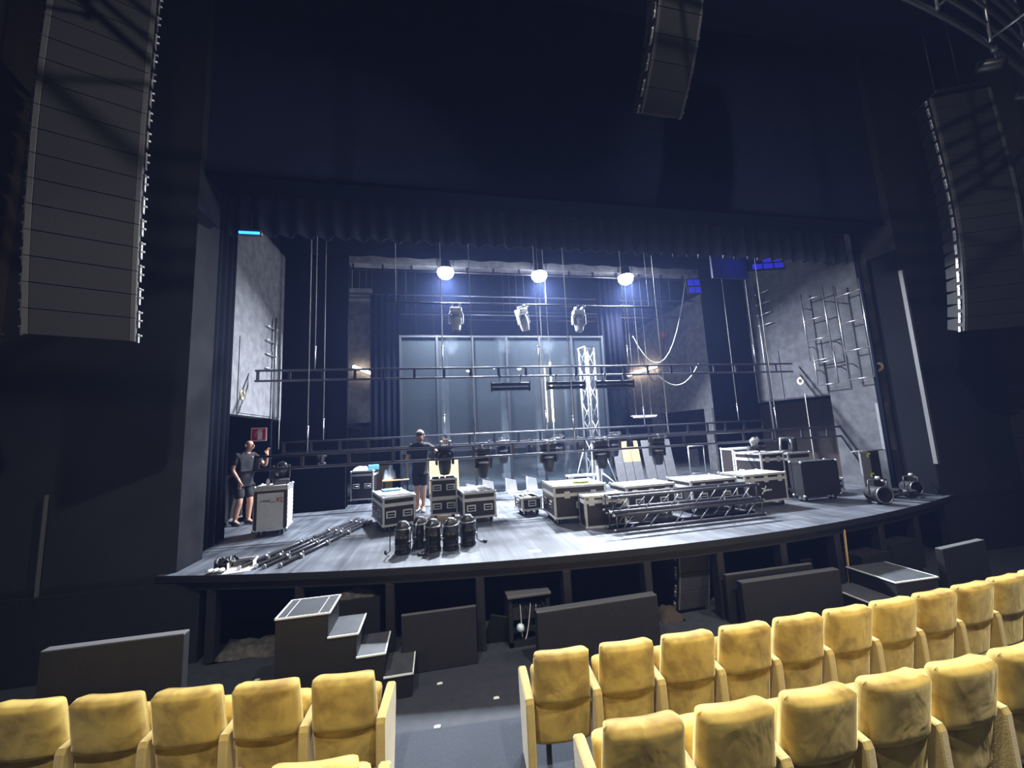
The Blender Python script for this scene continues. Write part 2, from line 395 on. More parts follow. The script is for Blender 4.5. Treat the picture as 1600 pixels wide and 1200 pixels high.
# fly galleries: plain grey fronts with an open passage below
def gallery_left():
    b = MB(); b.box(-4.08, -3.82, 8.1, 21.5, 3.32, 7.6)
    o = struct(b.build('wall_gallery_left', 'gallery'))
    c = MB(); c.box(-5.6, -4.06, 8.1, 21.5, 3.32, 3.5); c.build('gallery_deck', 'drape', o)
    p = MB(); p.box(-3.83, -3.805, 8.45, 21.4, 3.36, 4.9); p.build('lower_panel', 'gallery', o)
    w_ = MB(); w_.box(-5.7, -5.6, 8.1, 21.5, SZ, 3.4); w_.build('passage_wall', 'drape', o)
    w_ = MB(); w_.box(-3.8, -1.98, 12.7, 12.9, 3.25, 7.6); w_.build('return_wall', 'gallery', o)
    w_ = MB(); w_.box(-3.8, -1.98, 12.5, 12.9, 3.15, 3.25); w_.build('return_edge', 'drape', o)
gallery_left()
def gallery_right():
    b = MB(); b.box(9.9, 10.15, 10.4, 21.5, 3.3, 7.6); o = struct(b.build('wall_gallery_right', 'gallery'))
    b = MB(); b.box(9.9, 10.15, 8.12, 10.4, 3.3, 7.6); b.box(9.9, 10.15, 6.78, 8.12, SZ, 7.6); b.build('downstage_wall', 'gallery_shaded', o)
    c = MB(); c.box(10.15, 12.0, 8.12, 21.5, 3.3, 3.5); c.build('gallery_deck', 'drape', o)
    w_ = MB(); w_.box(11.6, 11.7, 6.78, 21.5, SZ, 3.4); w_.build('passage_wall', 'under_brown', o)
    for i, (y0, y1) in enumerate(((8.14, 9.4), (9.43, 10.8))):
        p = MB(); p.box(9.88, 9.9, y0, y1, 3.33, 4.75); p.build('lower_panel', 'gallery_shaded', o)
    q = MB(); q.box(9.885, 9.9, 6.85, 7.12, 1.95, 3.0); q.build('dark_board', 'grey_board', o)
    for (yy, xx) in ((12.6, 10.0), (16.2, 10.0)):
        p = MB(); p.box(xx-.2, xx+.2, yy-.2, yy+.2, SZ, 3.3); p.build('column', 'gallery', o)
gallery_right()

# ------------------------------------------------------------------ drapes
def drape(name, label, p0, p1, z0, z1, pitch, amp, m, group=None, drop=None):
    p0, p1 = Vector((*p0, 0)), Vector((*p1, 0)); L = (p1-p0).length; d = (p1-p0)/L; nrm = Vector((-d.y, d.x, 0))
    n = max(8, int(L/pitch*8)); b = MB(); v = []; rnd = random.Random(hash(label) % 999)
    ph = [rnd.uniform(-.5, .5) for _ in range(n+1)]
    for i in range(n+1):
        t = i/n; s = t*L
        for k, z in enumerate((z0, (z0*2+z1)/3, (z0+z1*2)/3, z1)):
            a = amp*(1.15, 1.05, 1, .85)[k]
            off = a*(math.sin(2*PI*s/pitch) + .35*math.sin(2*PI*s/pitch*.43+ph[0]*6+k*.3))
            zz = z + (drop(t) if (drop and k == 0) else 0)
            q = p0 + d*s + nrm*off; v.append((q.x, q.y, zz))
    b.add(v, [(i*4+k, i*4+4+k, i*4+5+k, i*4+1+k) for i in range(n) for k in range(3)], smooth=True)
    o = b.build(name, m); md = o.modifiers.new('thick', 'SOLIDIFY'); md.thickness = .008
    return tag(o, label, 'curtain', group)
drape('valance_curtain', 'dark pleated valance hanging across the top of the stage opening', (-3.4, 6.95), (9.6, 6.95), 6.28, 12.8, .30, .07, 'valance')
drape('leg_curtain', 'tall black leg curtain left of the back case, beside the fire sign', (-3.76, 10.5), (-2.19, 10.5), SZ+.02, 9.5, .42, .012, 'drape', 'side leg curtains')
drape('leg_curtain', 'tall black leg curtain on the right, behind the open silver case', (8.25, 10.35), (9.86, 10.35), SZ+.02, 9.5, .42, .012, 'drape', 'side leg curtains')
drape('border_curtain', 'flat black border above the three bright work lights', (-3.7, 10.0), (9.8, 10.0), 7.42, 11.5, .8, .03, 'drape')
drape('tormentor_curtain', 'black masking drape just inside the left proscenium pillar', (-3.62, 6.82), (-3.72, 7.95), SZ+.02, 9, .25, .03, 'drape', 'masking drapes at the proscenium')
drape('tormentor_curtain', 'black masking drape just inside the right proscenium pillar', (9.70, 6.80), (9.86, 7.05), SZ+.02, 9, .16, .03, 'drape', 'masking drapes at the proscenium')
drape('upstage_curtain', 'black pleated drape left of the glass wall', (-1.92, 12.2), (-1.05, 12.2), SZ+.02, 7.2, .18, .045, 'drape', 'drapes beside the glass wall')
drape('upstage_curtain', 'black pleated drape right of the white truss tower', (5.22, 11.45), (6.05, 11.45), SZ+1.25, 12.8, .18, .045, 'drape', 'drapes beside the glass wall')
b = MB(); b.cham((-2.88, 10.33, SZ+.53), (1.36, .06, 1.06), .006)
tag(b.build('black_flat', 'drape'), 'low plain black flat standing before the left leg curtain', 'panel')

# ------------------------------------------------------------------ glass wall upstage
gw = thing('glass_wall', 'tall grey-blue glass wall of framed panes across the upstage', 'glass wall', (0, 11.2, SZ))
NP = 6; gx0, gx1 = -.95, 5.2; pw = (gx1-gx0)/NP; GH = 4.56
for i in range(NP):
    p = MB(); p.box(gx0+i*pw+.03, gx0+(i+1)*pw-.03, -.006, .006, .05, 1.20); p.build('pane', 'pane_glass', gw)
    p = MB(); p.box(gx0+i*pw+.03, gx0+(i+1)*pw-.03, -.006, .006, 1.24, GH-.06)
    p.build('pane', 'pane_glass', gw)
for i in range(NP+1):
    p = MB(); p.box(gx0+i*pw-.03, gx0+i*pw+.03, -.04, .04, 0, GH); p.build('mullion', 'glass_frame', gw)
for z in (0, 1.20, GH-.06):
    p = MB(); p.box(gx0, gx1, -.035, .035, z, z+.05); p.build('rail', 'glass_frame', gw)

# ------------------------------------------------------------------ flying bars
def batten(label, x0, x1, y, zt, zb, step, m='bar_tube', off=.25):
    t = thing('flying_bar', label, 'bar', (0, y, 0), group='ladder-type flying bars')
    a = MB(); a.tube((x0, 0, zt), (x1, 0, zt), .024, 8); a.build('top_tube', m, t)
    a = MB(); a.tube((x0, 0, zb), (x1, 0, zb), .024, 8); a.build('bottom_tube', m, t)
    def rung():
        a = MB(); a.box(-.03, .03, -.008, .008, zb-zt, 0); return a.mesh('rung', m)
    me = shared(('rung', round(zt-zb, 3)), rung); x = x0+.05; k = 0
    while x < x1: link('rung', me, t, (x, 0, zt)); x += step*(1 if k % 3 else .92); k += 1
    return t
B1, B2, B3 = (8.9, 4.26, 4.04), (10.0, 2.74, 2.49), (8.0, 2.49, 2.255)
batten('highest ladder-type flying bar, carrying the three wide black light strips', -3.7, 9.72, *B1, .66)
batten('flying bar at head height behind the row of moving heads', -3.55, 9.6, *B2, .64)
batten('lowest flying bar with moving heads, in front of the bearded man', -3.28, 10.0, *B3, .82)
def cable_line(x, y, zb, zt=12.8, r=.009, lower=.5, which=''):
    t = thing('hoist_line', which, 'cable', (x, y, zb), group='steel hoist lines')
    a = MB(); a.tube((0, 0, lower), (0, 0, zt-zb), r, 5); a.build('line', 'rope', t)
    a = MB(); a.tube((0, 0, 0), (0, 0, lower), r*1.7, 6); a.tube((0, 0, lower*.98), (0, 0, lower*1.06), r*2.6, 6); a.build('turnbuckle', 'steel', t)
nth = ('first', 'second', 'third', 'fourth', 'fifth')
for i, x in enumerate((-2.54, .18, 2.48, 4.82, 8.56)): cable_line(x, B1[0], B1[1], which=nth[i]+' hoist line from the left on the highest flying bar')
for i, x in enumerate((-2.64, .21, 2.89, 5.74, 8.78)): cable_line(x, B2[0], B2[1], which=nth[i]+' hoist line from the left on the flying bar behind the moving heads')
for i, x in enumerate((-2.39, .77, 2.92, 5.16, 8.06)): cable_line(x, B3[0], B3[1], which=nth[i]+' hoist line from the left on the lowest flying bar')

# bright work lights on their own bar
wb = thing('lamp_bar', 'thin pipe that carries the three bright work lights', 'bar', (0, 10.7, 7.80))
a = MB(); a.tube((-2.2, 0, 0), (8.6, 0, 0), .024, 8); a.build('pipe', 'bar_tube', wb)
for x in (-1.8, 1.5, 4.0, 7.2):
    a = MB(); a.tube((x, 0, .02), (x, 0, 4.99), .008, 5); a.build('drop_line', 'rope', wb)
def work_light(x, label):
    t = thing('work_light', label, 'stage light', (x, 10.7, 7.44), group='bright white work lights')
    a = MB(); a.lathe([(.10, .30), (.13, .26), (.15, .12), (.20, .03), (.215, 0)], 20); a.build('housing', 'plastic', t)
    a = MB(); a.tube((-.235, 0, .1), (-.235, 0, .36), .012); a.tube((.235, 0, .1), (.235, 0, .36), .012); a.tube((-.235, 0, .36), (.235, 0, .36), .012); a.tube((0, 0, .35), (0, 0, .44), .02)
    a.build('yoke', 'plastic', t)
    a = MB(); a.lathe([(.215, 0), (.235, -.06), (.225, -.13), (.17, -.21), (.09, -.255), (.03, -.265)], 20); a.build('lens', 'lamp_face', t)
    area('work_lamp', (x, 10.7, 7.16), (x, 7.8, 0), STAGE_W, .34, (.84, .91, 1.0), 140)
for x, l in ((.36, 'left of the three dazzling white work lights'), (3.13, 'middle one of the three dazzling white work lights'), (5.94, 'right of the three dazzling white work lights')): work_light(x, l)

# catwalk / bridge beam behind the border
cw = thing('lighting_bridge', 'pale lighting bridge beam spanning above the upstage', 'bridge', (0, 11.15, 7.62))
a = MB(); a.box(-2.3, 9.2, -.15, .15, .06, .34); a.build('beam', 'gallery', cw)
a = MB(); a.tube((-2.3, -.1, -.1), (9.2, -.1, -.1), .025); a.build('pipe', 'bar_tube', cw)
for i in range(15):
    a = MB(); a.box(-2.2+i*.8-.025, -2.2+i*.8+.025, -.13, -.07, -.12, .1); a.build('hanger', 'dark_tube', cw)
for j, (y, z, x0, x1) in enumerate(((12.4, 7.3, -3.5, 9.6), (13.6, 7.5, -3.5, 9.6), (14.9, 7.6, -3.5, 9.6), (16.3, 7.7, -3.5, 9.6), (13.0, 6.85, -1.9, 9.5), (15.5, 6.8, -2.4, 1.0))):
    t = thing('fly_bar', ['nearest', 'second', 'third', 'fourth', 'low', 'lowest short'][j] + ' bare pipe hanging in the dark fly space', 'pipe', (0, y, z), group='bare pipes in the fly space')
    a = MB(); a.tube((x0, 0, 0), (x1, 0, 0), .03, 6); a.build('pipe', 'steel', t)
    for x in (x0+1, (x0+x1)/2, x1-1):
        a = MB(); a.tube((x, 0, 0), (x, 0, 12.79-z), .006, 4); a.build('drop_line', 'rope', t)

# LED battens under the top bar
def led_strip(x0, x1, label):
    t = thing('led_strip', label, 'stage light', ((x0+x1)/2, B1[0], 3.80), group='black light strips on the top bar')
    L = x1-x0
    for dz in (.055, -.055):
        a = MB(); a.cham((0, 0, dz), (L, .09, .075), .01); a.build('light_row', 'plastic', t)
    a = MB(); a.box(-L/2, L/2, -.05, -.046, -.10, -.095); a.box(-L/2, L/2, -.046, -.04, -.004, .004); a.build('edge_strip', 'steel', t)
    for s in (-1, 1):
        a = MB(); a.box(s*L/2-.012, s*L/2+.012, -.06, .06, -.11, .11); a.build('end_plate', 'dark_tube', t)
        a = MB(); a.tube((s*.25, 0, .09), (s*.25, 0, .24), .018); a.tube((s*.25, -.05, .24), (s*.25, .05, .24), .035); a.build('clamp', 'steel', t)
led_strip(1.28, 2.20, 'left of three wide black light strips under the top flying bar')
led_strip(2.64, 3.58, 'middle of three wide black light strips under the top flying bar')
led_strip(3.88, 4.88, 'right of three wide black light strips, nearest the white truss tower')

# moving heads
def moving_head(metal='plastic', name='moving_head'):
    t = thing(name, '', 'stage light')
    a = MB(); a.cham((0, 0, -.10), (.30, .24, .12), .02); a.build('base', metal, t)
    for s in (-1, 1):
        a = MB(); a.tube((s*.09, 0, -.05), (s*.09, 0, .03), .018); a.box(s*.09-.015, s*.09+.015, -.22, .02, -.005, .03); a.tube((s*.09-.03, -.19, .0), (s*.09+.03, -.19, .0), .042); a.build('clamp', 'steel', t)
    a = MB(); a.cham((0, 0, -.185), (.34, .16, .05), .012)
    for s in (-1, 1): a.cham((s*.165, 0, -.32), (.05, .14, .26), .015)
    a.build('yoke', metal, t)
    a = MB(); a.lathe([(.05, -.21), (.105, -.225), (.128, -.28), (.13, -.42), (.122, -.52), (.105, -.60), (.10, -.635)], 18); h = a.build('head', metal, t)
    a = MB(); a.lathe([(.088, -.637), (.07, -.648), (.02, -.655)], 16); a.build('lens', 'lens', h)
    a = MB(); a.lathe([(.131, -.30), (.134, -.31), (.134, -.33), (.131, -.34)], 18); a.build('ring', 'steel', h)
    return t
mh = moving_head()
for i, (x, y, z, rz, ry, l) in enumerate((
        (.16, B3[0]+.19, B3[1]+.09, .05, 0, 'black moving head beside the bearded man, leftmost on the lowest bar'),
        (.96, B3[0]+.19, B3[1]-.03, .15, .05, 'black moving head above the right-hand front case, second on the lowest bar'),
        (2.36, B3[0]+.19, B3[1], .1, .0, 'black moving head hanging over the large case with the yellow cloth'),
        (3.56, B3[0]+.19, B3[1], -.2, -.05, 'black moving head in front of the white tower base on the lowest bar'),
        (4.95, B3[0]+.19, B3[1], .1, 0, 'rightmost black moving head on the lowest bar'),
        (1.72, B2[0]+.19, B2[2]+.10, .15, 0, 'leftmost black moving head on the bar behind'),
        (3.22, B2[0]+.19, B2[2]+.10, .1, 0, 'black moving head on the rear bar, half hidden behind another'),
        (4.85, B2[0]+.19, B2[2]+.10, .1, 0, 'black moving head on the rear bar, just right of the tower foot'))):
    o = mh if i == 0 else copy_tree(mh)
    place(o, (x, y, z), rz, l, 'black moving heads on the low bars', (0, ry, rz))
mg = moving_head('pale_head', 'pale_moving_head')
for i, (x, rz, ry, l) in enumerate(((.56, 0, 0, 'left pale moving head high above the stage, pointing straight down'), (2.25, .6, -.3, 'middle pale moving head high above the stage, tilted to the right'), (3.88, 0, 0, 'right pale moving head high above the stage, near the tower top'))):
    o = mg if i == 0 else copy_tree(mg)
    place(o, (x, 9.5+.19*math.cos(rz), 6.0), rz, l, 'pale moving heads high on a bar', (0, ry, rz))
t = thing('high_bar', 'dark pipe that carries the three pale moving heads', 'pipe', (0, 9.5, 6.02))
a = MB(); a.tube((-1.2, 0, 0), (6.2, 0, 0), .024, 8); a.build('pipe', 'dark_tube', t)
for x in (-.9, 2.9, 5.9):
    a = MB(); a.tube((x, 0, 0), (x, 0, 6.78), .008, 5); a.build('drop_line', 'rope', t)
def led_par():
    t = thing('led_par', '', 'stage light')
    a = MB(); a.lathe([(.06, .02), (.09, 0), (.095, -.16), (.10, -.18)], 14, T(0, 0, -.12)); a.build('can', 'plastic', t)
    a = MB(); a.tube((-.12, 0, -.2), (-.12, 0, -.03), .01); a.tube((.12, 0, -.2), (.12, 0, -.03), .01); a.tube((-.12, 0, -.03), (.12, 0, -.03), .01); a.build('yoke', 'plastic', t)
    a = MB(); a.tube((0, 0, -.03), (0, 0, .05), .02); a.tube((0, -.03, .02), (0, .03, .02), .042); a.build('clamp', 'steel', t)
    return t
lp = led_par()
for i, (x, l) in enumerate(((2.43, 'small black lamp on the rear bar, left of the rear moving head'), (3.76, 'small black lamp on the rear bar, left of the tower foot'), (5.24, 'small black lamp on the rear bar, above the tan boards'), (1.32, 'small black lamp on the rear bar, leftmost'))):
    o = lp if i == 0 else copy_tree(lp)
    place(o, (x, B2[0], B2[2]), i*.7, l, 'small lamps on the rear bar')

# ------------------------------------------------------------------ truss tower upstage
def truss_tower():
    t = thing('truss_tower', 'white upright truss tower with spread legs before the glass wall', 'truss', (4.33, 10.42, SZ), .25)
    s = .15
    for (x, y) in ((-s, -s), (s, -s), (s, s), (-s, s)):
        a = MB(); a.tube((x, y, .35), (x, y, 4.0), .024, 8); a.build('chord', 'tower_paint', t)
    k = 0; z = .4
    while z < 3.85:
        z2 = z+.50
        for (p, q) in (((-s, -s), (s, -s)), ((s, -s), (s, s)), ((s, s), (-s, s)), ((-s, s), (-s, -s))):
            a = MB()
            if k % 2: p, q = q, p
            a.tube((p[0], p[1], z), (q[0], q[1], min(z2, 3.98)), .010, 6); a.build('brace', 'tower_paint', t)
        z = z2; k += 1
    a = MB()
    for zz in (.38, 4.0): a.box(-s-.03, s+.03, -s-.03, s+.03, zz-.02, zz+.01)
    a.build('end_plate', 'aluminium', t)
    for (dx, dy) in ((-1, -1), (1, -1), (1, 1), (-1, 1)):
        a = MB(); a.tube((dx*s, dy*s, .42), (dx*.45, dy*.45, .05), .022); a.tube((dx*s, dy*s, 1.25), (dx*.42, dy*.42, .10), .016); a.tube((dx*.45, dy*.45, .0), (dx*.45, dy*.45, .1), .035)
        a.build('outrigger', 'white_paint', t)
truss_tower()
def slim_tower():
    t = thing('slim_ladder_truss', 'thin grey ladder truss standing left of the white tower', 'truss', (5.05, 12.6, SZ))
    for x in (-.12, .12):
        a = MB(); a.tube((x, 0, 0), (x, 0, 3.9), .022, 6); a.build('chord', 'steel', t)
    for i in range(13):
        a = MB(); a.tube((-.12, 0, .2+i*.29), (.12, 0, .2+i*.29), .012, 6); a.build('rung', 'steel', t)
slim_tower()

# ------------------------------------------------------------------ flight cases
def corner_mesh():
    b = MB(); b.lathe([(.010, .026), (.026, .014), (.03, 0), (.026, -.014), (.010, -.026)], 8); return b.mesh('ball_corner', 'aluminium')
def handle_mesh():
    b = MB(); b.cham((0, 0, 0), (.17, .012, .12), .004)
    b.box(-.06, .06, -.014, -.008, -.035, .035, mi=1); b.tube((-.055, -.02, .0), (.055, -.02, .0), .008, 6, mi=0)
    return b.mesh('handle', ['pale_edge', 'rubber'])
def latch_mesh():
    b = MB(); b.cham((0, 0, 0), (.10, .014, .12), .004); b.cham((0, -.01, 0), (.045, .012, .03), .003); return b.mesh('latch', 'pale_edge')
def castor_mesh():
    b = MB(); b.box(-.045, .045, -.035, .035, -.012, 0); b.box(-.032, -.024, -.03, .03, -.07, -.012); b.box(.024, .032, -.03, .03, -.07, -.012); return b.mesh('castor', 'steel')
def wheel_mesh():
    b = MB(); b.lathe([(.03, -.018), (.048, -.014), (.048, .014), (.03, .018)], 12, T(0, 0, -.052, 0, PI/2)); return b.mesh('wheel', 'rubber')
def flight_case(label, fl, wd, dp, ht, ang=0, lid=.12, handles=2, latches=0, wheels=True, side_handles=0, panel='laminate', top='case_top', open_top=False, z0=SZ, edge='pale_edge', group='flight cases on the stage', ribs=0):
    """origin at the front-left bottom corner; x along the front, y upstage"""
    t = thing('flight_case', label, 'flight case', (fl[0], fl[1], z0), math.radians(ang), group)
    wz = .10 if wheels else .0; e = .035; z1 = ht
    a = MB()
    if open_top:
        th = .02
        a.box(.006, wd-.006, .006, .006+th, wz, z1-.01); a.box(.006, wd-.006, dp-.006-th, dp-.006, wz, z1-.01)
        a.box(.006, .006+th, .006, dp-.006, wz, z1-.01); a.box(wd-.006-th, wd-.006, .006, dp-.006, wz, z1-.01); a.box(.01, wd-.01, .01, dp-.01, wz, z1-.22)
        a.build('body', panel, t)
        d = MB()
        for fx in (.36, .58): d.box(wd*fx-.008, wd*fx+.008, .02, dp-.02, z1-.22, z1-.006)
        d.build('divider', edge, t)
    else:
        a.box(.006, wd-.006, .006, dp-.006, wz, z1-lid); a.build('body', panel, t)
        a = MB(); a.box(.006, wd-.006, .006, dp-.006, z1-lid+.004, z1-.012); a.build('lid', panel, t)
        a = MB(); a.box(.012, wd-.012, .012, dp-.012, z1-.012, z1-.004); p = a.build('lid_top', top, t)
        for k in range(ribs):
            q = MB(); xx = wd*(k+1)/(ribs+1); q.box(xx-.02, xx+.02, .03, dp-.03, z1-.004, z1+.004); q.build('rib', edge, p)
    # edging
    a = MB(); h = e
    for (x0, x1) in ((0, h), (wd-h, wd)):
        for (y0, y1) in ((0, .008), (dp-.008, dp)): a.box(x0, x1, y0, y1, wz, z1)
    for (y0, y1) in ((0, h), (dp-h, dp)):
        for (x0, x1) in ((0, .008), (wd-.008, wd)): a.box(x0, x1, y0, y1, wz, z1)
    for (z_, zz) in ((wz, wz+h), (z1-h, z1)):
        for (y0, y1) in ((0, .0085), (dp-.0085, dp)): a.box(.002, wd-.002, y0, y1, z_, zz)
        for (x0, x1) in ((0, .0085), (wd-.0085, wd)): a.box(x0, x1, .002, dp-.002, z_, zz)
    for zz in (z1,):
        for (y0, y1) in ((0, h), (dp-h, dp)): a.box(0, wd, y0, y1, zz-.008, zz)
        for (x0, x1) in ((0, h), (wd-h, wd)): a.box(x0, x1, 0, dp, zz-.0085, zz)
    a.build('edging', edge, t)
    if lid and not open_top:
        a = MB(); z_ = z1-lid
        for (y0, y1) in ((-.002, .008), (dp-.008, dp+.002)): a.box(0, wd, y0, y1, z_-.035, z_+.022)
        for (x0, x1) in ((-.002, .008), (wd-.008, wd+.002)): a.box(x0, x1, 0, dp, z_-.035, z_+.022)
        a.build('lid_band', edge, t)
    for x in (.012, wd-.012):
        for y in (.012, dp-.012):
            for z in (wz+.012, z1-.012): link('ball_corner', shared('corner', corner_mesh), t, (x, y, z))
    zc = wz + (z1-lid-wz)*.55
    for k in range(handles):
        link('handle', shared('handle', handle_mesh), t, (wd*(k+.5)/handles if handles > 1 else wd*.5, -.004, zc))
    for k in range(side_handles):
        link('handle', shared('handle', handle_mesh), t, (-.004, dp*(k+.5)/side_handles, zc), (0, 0, -PI/2))
    for k in range(latches):
        link('latch', shared('latch', latch_mesh), t, (wd*(k+.5)/latches, -.006, z1-lid-.005))
    if wheels:
        for x in (.09, wd-.09):
            for y in (.09, dp-.09):
                c = link('castor', shared('castor', castor_mesh), t, (x, y, wz)); link('wheel', shared('wheel', wheel_mesh), c)
    return t
A_ = flight_case('black case with two pale handles and a blue folder on it', (-.95, 7.31), .58, 1.18, .60, 17, .13, 2, 0, True, 2, top='case_top')
flight_case('lower black case of the two-high stack in front of the bearded man', (-.14, 7.97), .53, .54, .42, 1, .0, 2)
flight_case('open-topped black case with dividers on top of the two-high stack', (-.14, 7.97), .53, .54, .38, 1, .0, 2, wheels=False, open_top=True, z0=SZ+.42)
flight_case('black case with ribbed pale lid, right of the two-high stack', (.45, 7.38), .63, .92, .57, 5, .13, 2, 0, True, 0, ribs=3)
flight_case('small open road case on wheels beside the large case', (1.62, 7.66), .42, .5, .35, 6, .0, 1, 0, True, 1, open_top=True)
E_ = flight_case('large black case with two big latches and a yellow cloth on its lid', (1.99, 6.70), .96, .92, .66, -3, .15, 1, 2, True, 2, top='pale_edge')
flight_case('plain low black case in front of the large latch case', (2.39, 6.29), .72, .33, .52, -2, .09, 0, 3, False)
flight_case('wide black case with pale ribbed lid behind the left half of the floor trusses', (3.27, 6.52), .99, .62, .59, 3, .12, 2, 3, True, 0, ribs=2, top='pale_edge')
flight_case('wide black case with white-edged lid behind the right half of the floor trusses', (4.55, 6.52), 1.0, .72, .60, 2, .12, 2, 2, True, 1, ribs=1)
I_ = flight_case('black case with a white script emblem at the right end of the floor trusses', (5.68, 6.50), .99, .66, .63, 4, .10, 0, 3, True, 0, top='pale_edge')
flight_case('tall open silver-edged case standing behind the emblem case', (7.10, 8.40), .95, .4, 1.00, 4, .0, 1, 0, True, 0, open_top=True, edge='white_paint')
K1 = flight_case('tall black case with bright white edging right of the emblem case', (6.98, 7.45), .62, .75, .93, 2, .14, 1, 2, True, 2, edge='white_paint', top='pale_edge')
K2 = flight_case('tall black case behind the dark rack case, with a lamp frame on it', (7.66, 7.42), .62, .75, .90, 2, .14, 1, 0, True, 0, top='case_top')
R_ = flight_case('dark rack case with few fittings, right of the tall cases', (7.10, 6.62), .90, .26, .78, 1, .0, 0, 0, True, 0, panel='black_panel', edge='black_panel', top='black_panel')
flight_case('small dark case with pale band beside the dark rack case', (8.06, 7.0), .5, .35, .34, 2, .1, 1, 0, True, 0)
flight_case('black case with a white cloth on it, far left behind the leg curtain', (-2.22, 10.95), .58, .6, .84, -6, .1, 2, 0, True, 0)
W_ = flight_case('pale grey case with a red XL mark, beside the bald man', (-3.23, 7.88), .54, .55, .88, 9, .06, 0, 0, True, 0, panel='grey_case', top='white_tape', edge='aluminium')
flight_case('narrow silver-edged black case in the wings behind the bald man', (-4.42, 9.25), .16, .5, 1.02, -8, .0, 0, 0, True, 0, edge='aluminium')
# fittings on single cases
a = MB(); a.box(.012, .06, -.002, .004, .12, .80); a.box(.48, .528, -.002, .004, .12, .80); a.box(.06, .48, -.002, .004, .76, .80); a.build('dark_border', 'laminate', W_)
for i in range(6):
    a = MB(); a.box(.541, .546, .05, .5, .30+i*.075, .325+i*.075, T(0, 0, 0)); a.build('side_stripe', 'white_tape', W_)
def text_mesh(name, body, size, m, parent, loc, rot, shear=0, ext=.0015):
    c = bpy.data.curves.new(name, 'FONT'); c.body = body; c.size = size; c.extrude = ext; c.shear = shear
    o = bpy.data.objects.new(name, c); COL.objects.link(o)
    dg = bpy.context.evaluated_depsgraph_get(); me = bpy.data.meshes.new_from_object(o.evaluated_get(dg))
    bpy.data.objects.remove(o); me.materials.clear(); me.materials.append(M[m]); me.name = name
    return link(name, me, parent, loc, rot)
text_mesh('lettering', 'XL', .13, 'red_ink', W_, (.32, -.004, .585), (PI/2, 0, 0), .35)
a = MB()
for (x0, x1, z) in ((.10, .20, .615), (.15, .27, .625), (.22, .26, .60), (.275, .315, .592)): a.box(x0, x1, -.004, -.001, z, z+.008)
a.build('print_marks', 'dark_ink', W_)
e = MB()
def stroke(b, p, q, w0, M_=None):
    d = Vector((q[0]-p[0], 0, q[1]-p[1])); n = Vector((-d.z, 0, d.x)).normalized()*w0/2
    P, Q = Vector((p[0], -.004, p[1])), Vector((q[0], -.004, q[1]))
    b.add([P-n, Q-n, Q+n, P+n] + [v+Vector((0, .004, 0)) for v in (P-n, Q-n, Q+n, P+n)], [(0, 1, 2, 3), (0, 4, 5, 1), (1, 5, 6, 2), (2, 6, 7, 3), (3, 7, 4, 0)])
for p, q in (((.36, .36), (.44, .345)), ((.44, .345), (.475, .40)), ((.44, .345), (.40, .30)), ((.40, .30), (.36, .25)), ((.40, .30), (.47, .315)), ((.47, .315), (.53, .33)), ((.53, .33), (.52, .30)), ((.55, .318), (.60, .322))): stroke(e, p, q, .022)
e.build('script_emblem', 'white_tape', I_)
# things lying on cases
a = MB(); v = []; n = 10
for i in range(n+1):
    for j in range(7):
        v.append((i/n*.34-.17, j/6*.2-.1 + .03*math.sin(i), .012+.018*math.sin(i*1.3+j)*math.sin(j*1.7)+.012))
a.add(v, [(i*7+j, i*7+7+j, i*7+8+j, i*7+1+j) for i in range(n) for j in range(6)], smooth=True)
o = a.build('yellow_cloth', 'hivis', None, (2.62, 7.0, SZ+.665)); o.modifiers.new('t', 'SOLIDIFY').thickness = .012
tag(o, 'crumpled yellow-green cloth on the large latch case', 'cloth')
a = MB(); a.cham((0, 0, .012), (.34, .26, .024), .005); tag(a.build('blue_folder', 'cyan_cloth', None, (-.92, 8.35, SZ+.603), (0, 0, .3)), 'flat light-blue folder on the case left of the bearded man', 'folder')
a = MB(); a.box(-.12, .12, -.015, .015, 0, .003); tag(a.build('white_label_strip', 'paper', None, (-.62, 7.75, SZ+.602), (0, 0, .28)), 'white paper strip on the lid of the case left of the bearded man', 'paper')
def crumple(name, label, loc, sx, sy, h, m, cat, seed):
    rnd = random.Random(seed); b = MB(); n = 8; v = []
    for i in range(n+1):
        for j in range(n+1):
            u, w_ = i/n*2-1, j/n*2-1; r = max(0, 1-max(abs(u), abs(w_))**3)
            v.append((u*sx*(1+.1*rnd.uniform(-1, 1)), w_*sy*(1+.1*rnd.uniform(-1, 1)), h*r*(.55+.45*rnd.random())))
    b.add(v, [(i*(n+1)+j, (i+1)*(n+1)+j, (i+1)*(n+1)+j+1, i*(n+1)+j+1) for i in range(n) for j in range(n)], smooth=True)
    b.add([v[k] for k in (0, n, (n+1)*n+n, (n+1)*n)], [(0, 1, 2, 3)])
    return tag(b.build(name, m, None, loc), label, cat)
crumple('white_cloth', 'crumpled white cloth on the far left back case', (-1.98, 11.15, SZ+.845), .20, .18, .12, 'paper', 'cloth', 3)
a = MB(); a.cham((0, 0, .06), (.26, .3, .12), .01); tag(a.build('blue_box', 'cyan_cloth', None, (-1.68, 11.2, SZ+.845), (0, 0, .2)), 'small light-blue box on the far left back case', 'box')
